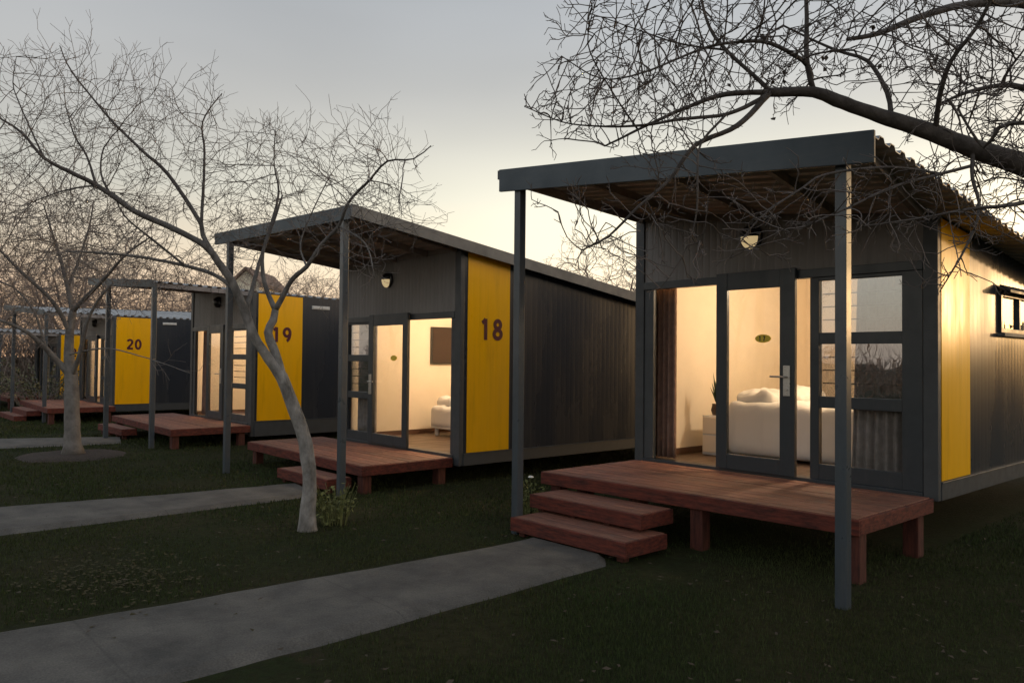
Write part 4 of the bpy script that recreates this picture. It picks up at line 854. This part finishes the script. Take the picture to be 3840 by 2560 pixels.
    for i in range(N_):
        if Pa[i] < 0: continue
        d = P[i]-P[Pa[i]]; L_ = np.linalg.norm(d)
        if L_ < 1e-6: continue
        d = d/L_
        if not isl[i] and not has[i]: fan(P[i], d, fl*(.7+.6*rg.rand()), tip, 2)
        elif (not isl[i] and rg.rand() < fp) or (isl[i] and Rr[i] < maxr*.5 and rg.rand() < fp*1.3):
            e = rg.randn(3); e -= d*e.dot(d); e /= np.linalg.norm(e); fan(P[i], d*.7+e*.7, fl*(.5+.6*rg.rand()), tip, 1)
    if B0:
        A0 = np.vstack([A0, np.array(B0)]); A1 = np.vstack([A1, np.array(B1)]); r0 = np.r_[r0, Q0]; r1 = np.r_[r1, Q1]
    return P, chains, A0, A1, r0, r1
def segmesh(name, A0, A1, r0, r1, k=3):
    n = len(A0); d = A1-A0; L_ = np.linalg.norm(d, axis=1); d /= np.maximum(L_, 1e-6)[:, None]
    ref = np.where(np.abs(d[:, 2:3]) < .9, np.array([[0, 0, 1.]]), np.array([[1., 0, 0]])); a = np.cross(d, ref); a /= np.linalg.norm(a, axis=1)[:, None]; b = np.cross(d, a)
    V = np.zeros((n, 2*k, 3)); ext = (r1*.5)[:, None]*d
    for j in range(k):
        t = 2*math.pi*j/k; o = a*math.cos(t)+b*math.sin(t)
        V[:, j] = A0-ext+o*r0[:, None]; V[:, k+j] = A1+ext+o*r1[:, None]
    base = (np.arange(n)*2*k)[:, None]; Fs = []
    for j in range(k): Fs.append(np.concatenate([base+j, base+(j+1) % k, base+k+(j+1) % k, base+k+j], 1))
    return fastmesh(name, V.reshape(-1, 3), np.stack(Fs, 1).reshape(-1, 4))
def tree(name, limbs, ells, label, group, bark, twig, thin=1.0, **kw):
    limbs = [[[*p[:3], p[3]*thin] for p in l_] for l_ in limbs]
    P, chains, A0, A1, r0, r1 = grow(limbs, ells, **kw)
    loc = Vector(limbs[0][0][:3]); loc.z = 0
    root = empty(name, loc, label, 'tree', group)
    f = MB()
    for ci, (ch, rd) in enumerate(chains):
        pts = [P[i] for i in ch]; rr = [r*(1+.10*noise.noise(Vector(p)*6)) for r, p in zip(rd, pts)]
        if ci > 0: rr[0] = rr[1] = rr[min(2, len(rr)-1)]*1.08
        f.tube(pts, rr, 12 if rr[0] > .06 else 8 if rr[0] > .02 else 6)
    t = obj('trunk', f, bark, root, smooth=True)
    me = segmesh('crown', A0-np.array(loc), A1-np.array(loc), r0, r1, 3)
    link('crown', me, twig, root)
    return root, P, A1
tree('bare_tree', T1, E1, 'leaning pale bare tree in the lawn before cabin 18', 'bare trees on the lawn', M['bark1'], M['twig1'], thin=.88, nat=2600, step=.07, kill=.12, infl=.9, seed=4, gn=.012, tip=.0026, pw=2.2, up=.12, fl=.25, fp=.22, fup=.08, wob=.14, keep=lambda p: not (p[0] > -11.5 and p[1] > 4.6))
tree('bare_tree', T2, E2, 'upright bare tree with thick trunk before cabin 20', 'bare trees on the lawn', M['bark2'], M['twig2'], nat=2300, step=.11, kill=.17, infl=1.4, seed=9, gn=.02, tip=.0042, pw=2.2, up=.15, fl=.36, fp=.3, fup=.08)
def keep3(p):
    return not ((p[1] > 4.75 and p[0] < -2.0 and p[2] < 3.6) or (p[1] > 6.9 and p[0] < -2.3))
r3, P3, A3 = tree('bare_tree', T3, E3, 'big dark bare tree whose limbs overhang the nearest cabin', None, M['bark3'], M['twig3'], nat=4600, step=.055, kill=.095, infl=.7, seed=12, gn=.014, tip=.0034, pw=1.95, fl=.13, fp=.22, fup=-.01, vp=1.05, wob=.12, keep=keep3)
# a few dead leaves still hanging
f = MB(); rg = random.Random(8)
cen = Vector(T3[0][-2][:3])
pool = [Vector(a) for a in A3 if (Vector(a)-cen).length < .55]
for i in range(34):
    p = rg.choice(pool)+Vector((0, 0, -.02)); a = Vector((rg.uniform(-1, 1), rg.uniform(-1, 1), -1.2)).normalized()*rg.uniform(.02, .045); b = a.cross(Vector((rg.uniform(-1, 1), rg.uniform(-1, 1), .3))).normalized()*.014; n = len(f.v)
    f.v += [p, p+a*.5+b, p+a, p+a*.5-b+Vector((0, 0, .006))]; f.f += [(n, n+1, n+2), (n, n+2, n+3)]
obj('dry_leaves', f, M['dryleaf'], r3)

# bare trees far behind the cabins: three shapes, repeated
def far_tree(seed, h, rad):
    rg = np.random.RandomState(seed); L_ = []
    L_.append([[0, 0, -.1, .2], [.05, .02, h*.12, .15], [0, .1, h*.25, .12]])
    for k in range(7):
        a = k*.9+rg.rand(); r_ = rad*(.35+.35*rg.rand()); z = h*(.55+.3*rg.rand())
        L_.append([[0, .1, h*(.18+.07*rg.rand()), .08], [math.cos(a)*r_*.4, math.sin(a)*r_*.4, h*.42, .055], [math.cos(a)*r_, math.sin(a)*r_, z, .02]])
    E_ = [[0, 0, h*.62, rad, h*.36, rad]]
    P, ch, A0, A1, r0, r1 = grow(L_, E_, nat=1100, step=.2, kill=.32, infl=2.8, seed=seed, gn=.05, tip=.008, maxr=.1, iters=60, up=.15, fl=.55, fp=.2, fup=.08)
    f = MB()
    for c_, rd in ch: f.tube([P[i] for i in c_], rd, 6)
    return f, (A0, A1, r0, r1)
shapes = []
for s_, h, rad in ((21, 7.0, 2.7), (33, 5.6, 2.9), (47, 6.2, 2.2)):
    f, seg = far_tree(s_, h, rad)
    me1 = bpy.data.meshes.new('trunk'); me1.from_pydata([tuple(v) for v in f.v], [], f.f); me1.materials.append(M['farwood'])
    me2 = segmesh('crown', *seg, 3); me2.materials.append(M['farwood']); shapes.append((me1, me2))
FT = [  # x, y, shape, scale, turn, label
 (-37.0, 4.2, 0, .95, .3, 'bare tree behind the left end of the row, at the picture edge'),
 (-35.4, 7.6, 2, 1.0, 1.9, 'tall bare tree rising behind the roof of cabin 20, on its left'),
 (-36.5, 10.6, 0, .90, 4.0, 'bare tree behind cabin 20, above its pale roof edge'),
 (-31.5, 10.4, 1, .74, 2.2, 'low bare tree seen through the open canopy of cabin 19'),
 (-34.5, 13.0, 2, .86, .9, 'bare tree behind cabin 19, left of the distant house gable'),
 (-27.6, 13.6, 1, .86, 5.1, 'bushy bare tree directly behind the roof of cabin 19'),
 (-31.5, 17.5, 0, .80, 3.3, 'bare tree in the gap between cabins 18 and 19'),
 (-18.0, 21.2, 1, 1.06, .6, 'round bare tree behind cabin 18, left of the wall of cabin 17'),
 (-20.5, 27.0, 2, .95, 2.6, 'more distant bare tree just behind the roof slope of cabin 18'),
 (-33.0, 7.0, 1, .95, 2.9, 'low spreading bare tree close behind the canopy of cabin 20'),
 (-34.5, 5.0, 2, .85, 5.0, 'slim bare tree beyond the last cabin, left of the tall one'),
 (-39.0, 9.0, 1, 1.25, .2, 'large faint bare tree farthest back on the left'),
 (-38.0, 14.5, 0, .95, 1.2, 'faint bare tree far back, left of the house gable'),
 (-33.0, 16.0, 1, .9, 4.4, 'bare tree far back, right of the house gable'),
 (-40.5, .8, 1, 1.1, 1.2, 'bare tree at the far left beyond the last cabin'),
]
for x, y, k, sc, rot, lab in FT:
    root = empty('bare_tree', (x, y, 0), lab, 'tree', 'bare trees behind the cabins'); root.scale = (sc, sc, sc); root.rotation_euler = (0, 0, rot)
    for nm, me in zip(('trunk', 'crown'), shapes[k]): link(nm, me, None, root)
# thickets: masses nobody could count
def thicket(name, pts, width, h, n, m, label, size=.12, sticks=True, seed=1):
    rg = np.random.RandomState(seed); pts = np.array(pts, float); seg = np.diff(pts, axis=0); ln = np.linalg.norm(seg, axis=1); cum = np.r_[0, np.cumsum(ln)]
    s = rg.rand(n)*cum[-1]; i = np.searchsorted(cum, s)-1; i = np.clip(i, 0, len(ln)-1); t = (s-cum[i])/ln[i]; base = pts[i]+seg[i]*t[:, None]
    hh = h*(.75+.35*np.array([noise.noise(Vector((v*.35, seed, 0))) for v in s])+.15*np.array([noise.noise(Vector((v*1.7, seed, 4))) for v in s]))
    off = (rg.rand(n, 2)-.5)*width; z = rg.rand(n)**.8*hh
    C_ = np.stack([base[:, 0]+off[:, 0], base[:, 1]+off[:, 1], z], 1); a = rg.randn(n, 3); a /= np.linalg.norm(a, axis=1)[:, None]; b = np.cross(a, rg.randn(n, 3)); b /= np.linalg.norm(b, axis=1)[:, None]
    if sticks: a[:, 2] = np.abs(a[:, 2])+.6; w = size*.10
    else: w = size*.6
    V = np.stack([C_-b*w, C_+b*w, C_+a*size*2], 1)
    me = fastmesh(name, V.reshape(-1, 3), np.arange(n*3).reshape(-1, 3)); return tag(link(name, me, m), label, kind='stuff')
thicket('thicket', [(-38, -4), (-36, 2), (-34.5, 8), (-33, 14), (-30, 20), (-26, 26), (-20, 33)], 3.0, 2.5, 26000, M['farwood'], 'brown leafless scrub in the distance behind the cabins', .22, True, 3)
thicket('thicket', [(2.5, 27), (9, 25), (16, 20), (20, 12), (22, 4)], 3.0, 3.15, 22000, M['hedge'], 'tree line far off beyond the near cabin', .2, False, 5)
thicket('thicket', [(24, -6), (14, -16), (2, -21), (-10, -22), (-24, -20), (-40, -12)], 3.0, 2.7, 30000, M['farwood'], 'leafless tree line across the grounds', .2, True, 7)
# shrub and small plants
def clump(name, loc, rad, h, n, m, label, cat, w=.006, lean=.5, leaf=None, seed=2):
    rg = random.Random(seed); root = empty(name, loc, label, cat); f = MB(); lf = MB()
    for i in range(n):
        a = rg.uniform(0, 6.28); r_ = rad*math.sqrt(rg.random())*.45; p = Vector(loc)+Vector((math.cos(a)*r_, math.sin(a)*r_, -.02)); hh = h*rg.uniform(.5, 1); a2 = a+rg.uniform(-.6, .6)
        q1 = p+Vector((math.cos(a2)*rad*lean*.3, math.sin(a2)*rad*lean*.3, hh*.55)); q2 = p+Vector((math.cos(a2)*rad*lean*rg.uniform(.6, 1.1), math.sin(a2)*rad*lean, hh))
        f.tube([p, q1, q2], [w, w*.8, w*.3], 4, False)
        if leaf:
            for k in range(leaf[1]):
                t = rg.random(); c = (q1.lerp(q2, t) if rg.random() < .7 else p.lerp(q1, t)); d = Vector((rg.gauss(0, 1), rg.gauss(0, 1), rg.gauss(0, .6))).normalized()*leaf[0]*rg.uniform(.6, 1.3); b = d.cross(Vector((rg.gauss(0, 1), rg.gauss(0, 1), 1))).normalized()*leaf[0]*.35; n_ = len(lf.v)
                lf.v += [c, c+d*.5+b, c+d, c+d*.5-b]; lf.f += [(n_, n_+1, n_+2, n_+3)]
    obj('stems', f, m, root)
    if leaf: obj('leaves', lf, leaf[2], root)
    return root
clump('grass_tuft', (-6.95, 3.93, 0), .26, .42, 60, M['reed'], 'tuft of upright green stalks at the foot of the leaning tree', 'plant', .0045, .5, (.05, 3, M['reed']), 4)
r_ = clump('flowering_plant', (-6.02, 5.72, 0), .22, .42, 26, M['reed'], 'small leafy plant with a white flower left of the near steps', 'plant', .004, .6, (.045, 9, M['reed']), 6)
f = MB(); f.lathe((-6.0, 5.70, .40), [(.0, .012), (.02, .014), (.032, 0), (.0, -.004)], 9); obj('flower', f, M['flower'], r_)
clump('shrub', (-25.9, 5.2, 0), 1.3, 1.5, 60, M['twig2'], 'grey green shrub between cabin 20 and the last cabin', 'shrub', .01, .8, (.07, 40, M['shrubleaf']), 9)
clump('shrub', (-27.0, 3.2, 0), 1.2, 1.7, 60, M['twig2'], 'sparse grey green shrub at the left picture edge', 'shrub', .01, .8, (.07, 34, M['shrubleaf']), 11)
# mulch ring round the thick trunk
f = MB(); K = 40; f.v.append((-14.35, 3.31, .03))
for rr_, z in ((.45, .035), (.70, .02), (.86, -.03)):
    for i in range(K): a = 6.2832*i/K; q = rr_*(1+.12*noise.noise(Vector((math.cos(a)*2, math.sin(a)*2, rr_)))); f.v.append((-14.35+q*math.cos(a), 3.31+q*math.sin(a), z))
for i in range(K): f.f.append((0, 1+i, 1+(i+1) % K))
for r_i in range(2):
    for i in range(K): a = 1+r_i*K+i; b = 1+r_i*K+(i+1) % K; f.f.append((a, b, b+K, a+K))
tag(obj('mulch', f, M['mulch'], smooth=True), 'bare mulch ring round the thick tree trunk', kind='stuff')
# fallen yellow leaves on the near lawn
rg = np.random.RandomState(2); n = 500; c = rg.randn(n, 2)*np.array([[.42, .30]])+np.array([[-6.2, 1.75]]); a = rg.rand(n)*6.28; s_ = .012+.012*rg.rand(n)
V = np.stack([np.stack([c[:, 0]+np.cos(a+k)*s_, c[:, 1]+np.sin(a+k)*s_, .022+.012*rg.rand(n)], 1) for k in (0, 2.1, 3.6)], 1)
tag(link('fallen_leaves', fastmesh('fallen_leaves', V.reshape(-1, 3), np.arange(n*3).reshape(-1, 3)), M['yleaf']), 'dull yellow leaves scattered on the near lawn', kind='stuff')

# dead leaves and twig litter lying about the lawn
rg = np.random.RandomState(6); n = 800; d = 3.2+13*rg.rand(n)**1.3; ax = (rg.rand(n)*2-1)*.68; px, py = d*ax, d
X = .669738*px-.742232*py; Y = .742232*px+.669738*py; ok = np.array([not on_path(x, y, .0) or rg.rand() < .12 for x, y in zip(X, Y)]) & ~((Y > 5.7) & (X > -5.9) & (X < -2.5)) & ~((Y > 4.9) & (X > -12) & (X < -8.1))
X, Y = X[ok], Y[ok]; n = len(X); a = rg.rand(n)*6.28; s_ = .008+.014*rg.rand(n); zz_ = np.array([.034 if on_path(x, y) else .016 for x, y in zip(X, Y)])
V = np.stack([np.stack([X+np.cos(a+k)*s_*e, Y+np.sin(a+k)*s_*e, zz_+.014*rg.rand(n)], 1) for k, e in ((0, 1.3), (1.7, .6), (3.2, 1.2), (4.8, .6))], 1)
tag(link('leaf_litter', fastmesh('leaf_litter', V.reshape(-1, 3), np.arange(n*4).reshape(-1, 4)), M['dryleaf']), 'dead brown leaves strewn over the lawn', kind='stuff')

# added leaf mass, unseen above and behind the viewpoint, to shade the foreground
rg = np.random.RandomState(14); n = 15000; v = rg.randn(n, 3); v /= np.linalg.norm(v, axis=1)[:, None]; v *= (rg.rand(n)**.5)[:, None]
ox, oy = .6+4.8*v[:, 0], -1.3+2.6*v[:, 1]; C_ = np.stack([.669738*ox-.742232*oy, .742232*ox+.669738*oy, 6.2+1.5*v[:, 2]], 1)
a = rg.randn(n, 3); a /= np.linalg.norm(a, axis=1)[:, None]; b_ = np.cross(a, rg.randn(n, 3)); b_ /= np.linalg.norm(b_, axis=1)[:, None]
V = np.stack([C_-b_*.07, C_+a*.09, C_+b_*.07, C_-a*.09], 1)
tag(link('thicket', fastmesh('thicket', V.reshape(-1, 3), np.arange(n*4).reshape(-1, 4)), M['hedge']), 'added leaf mass out of view overhead, shading the near lawn', kind='stuff')
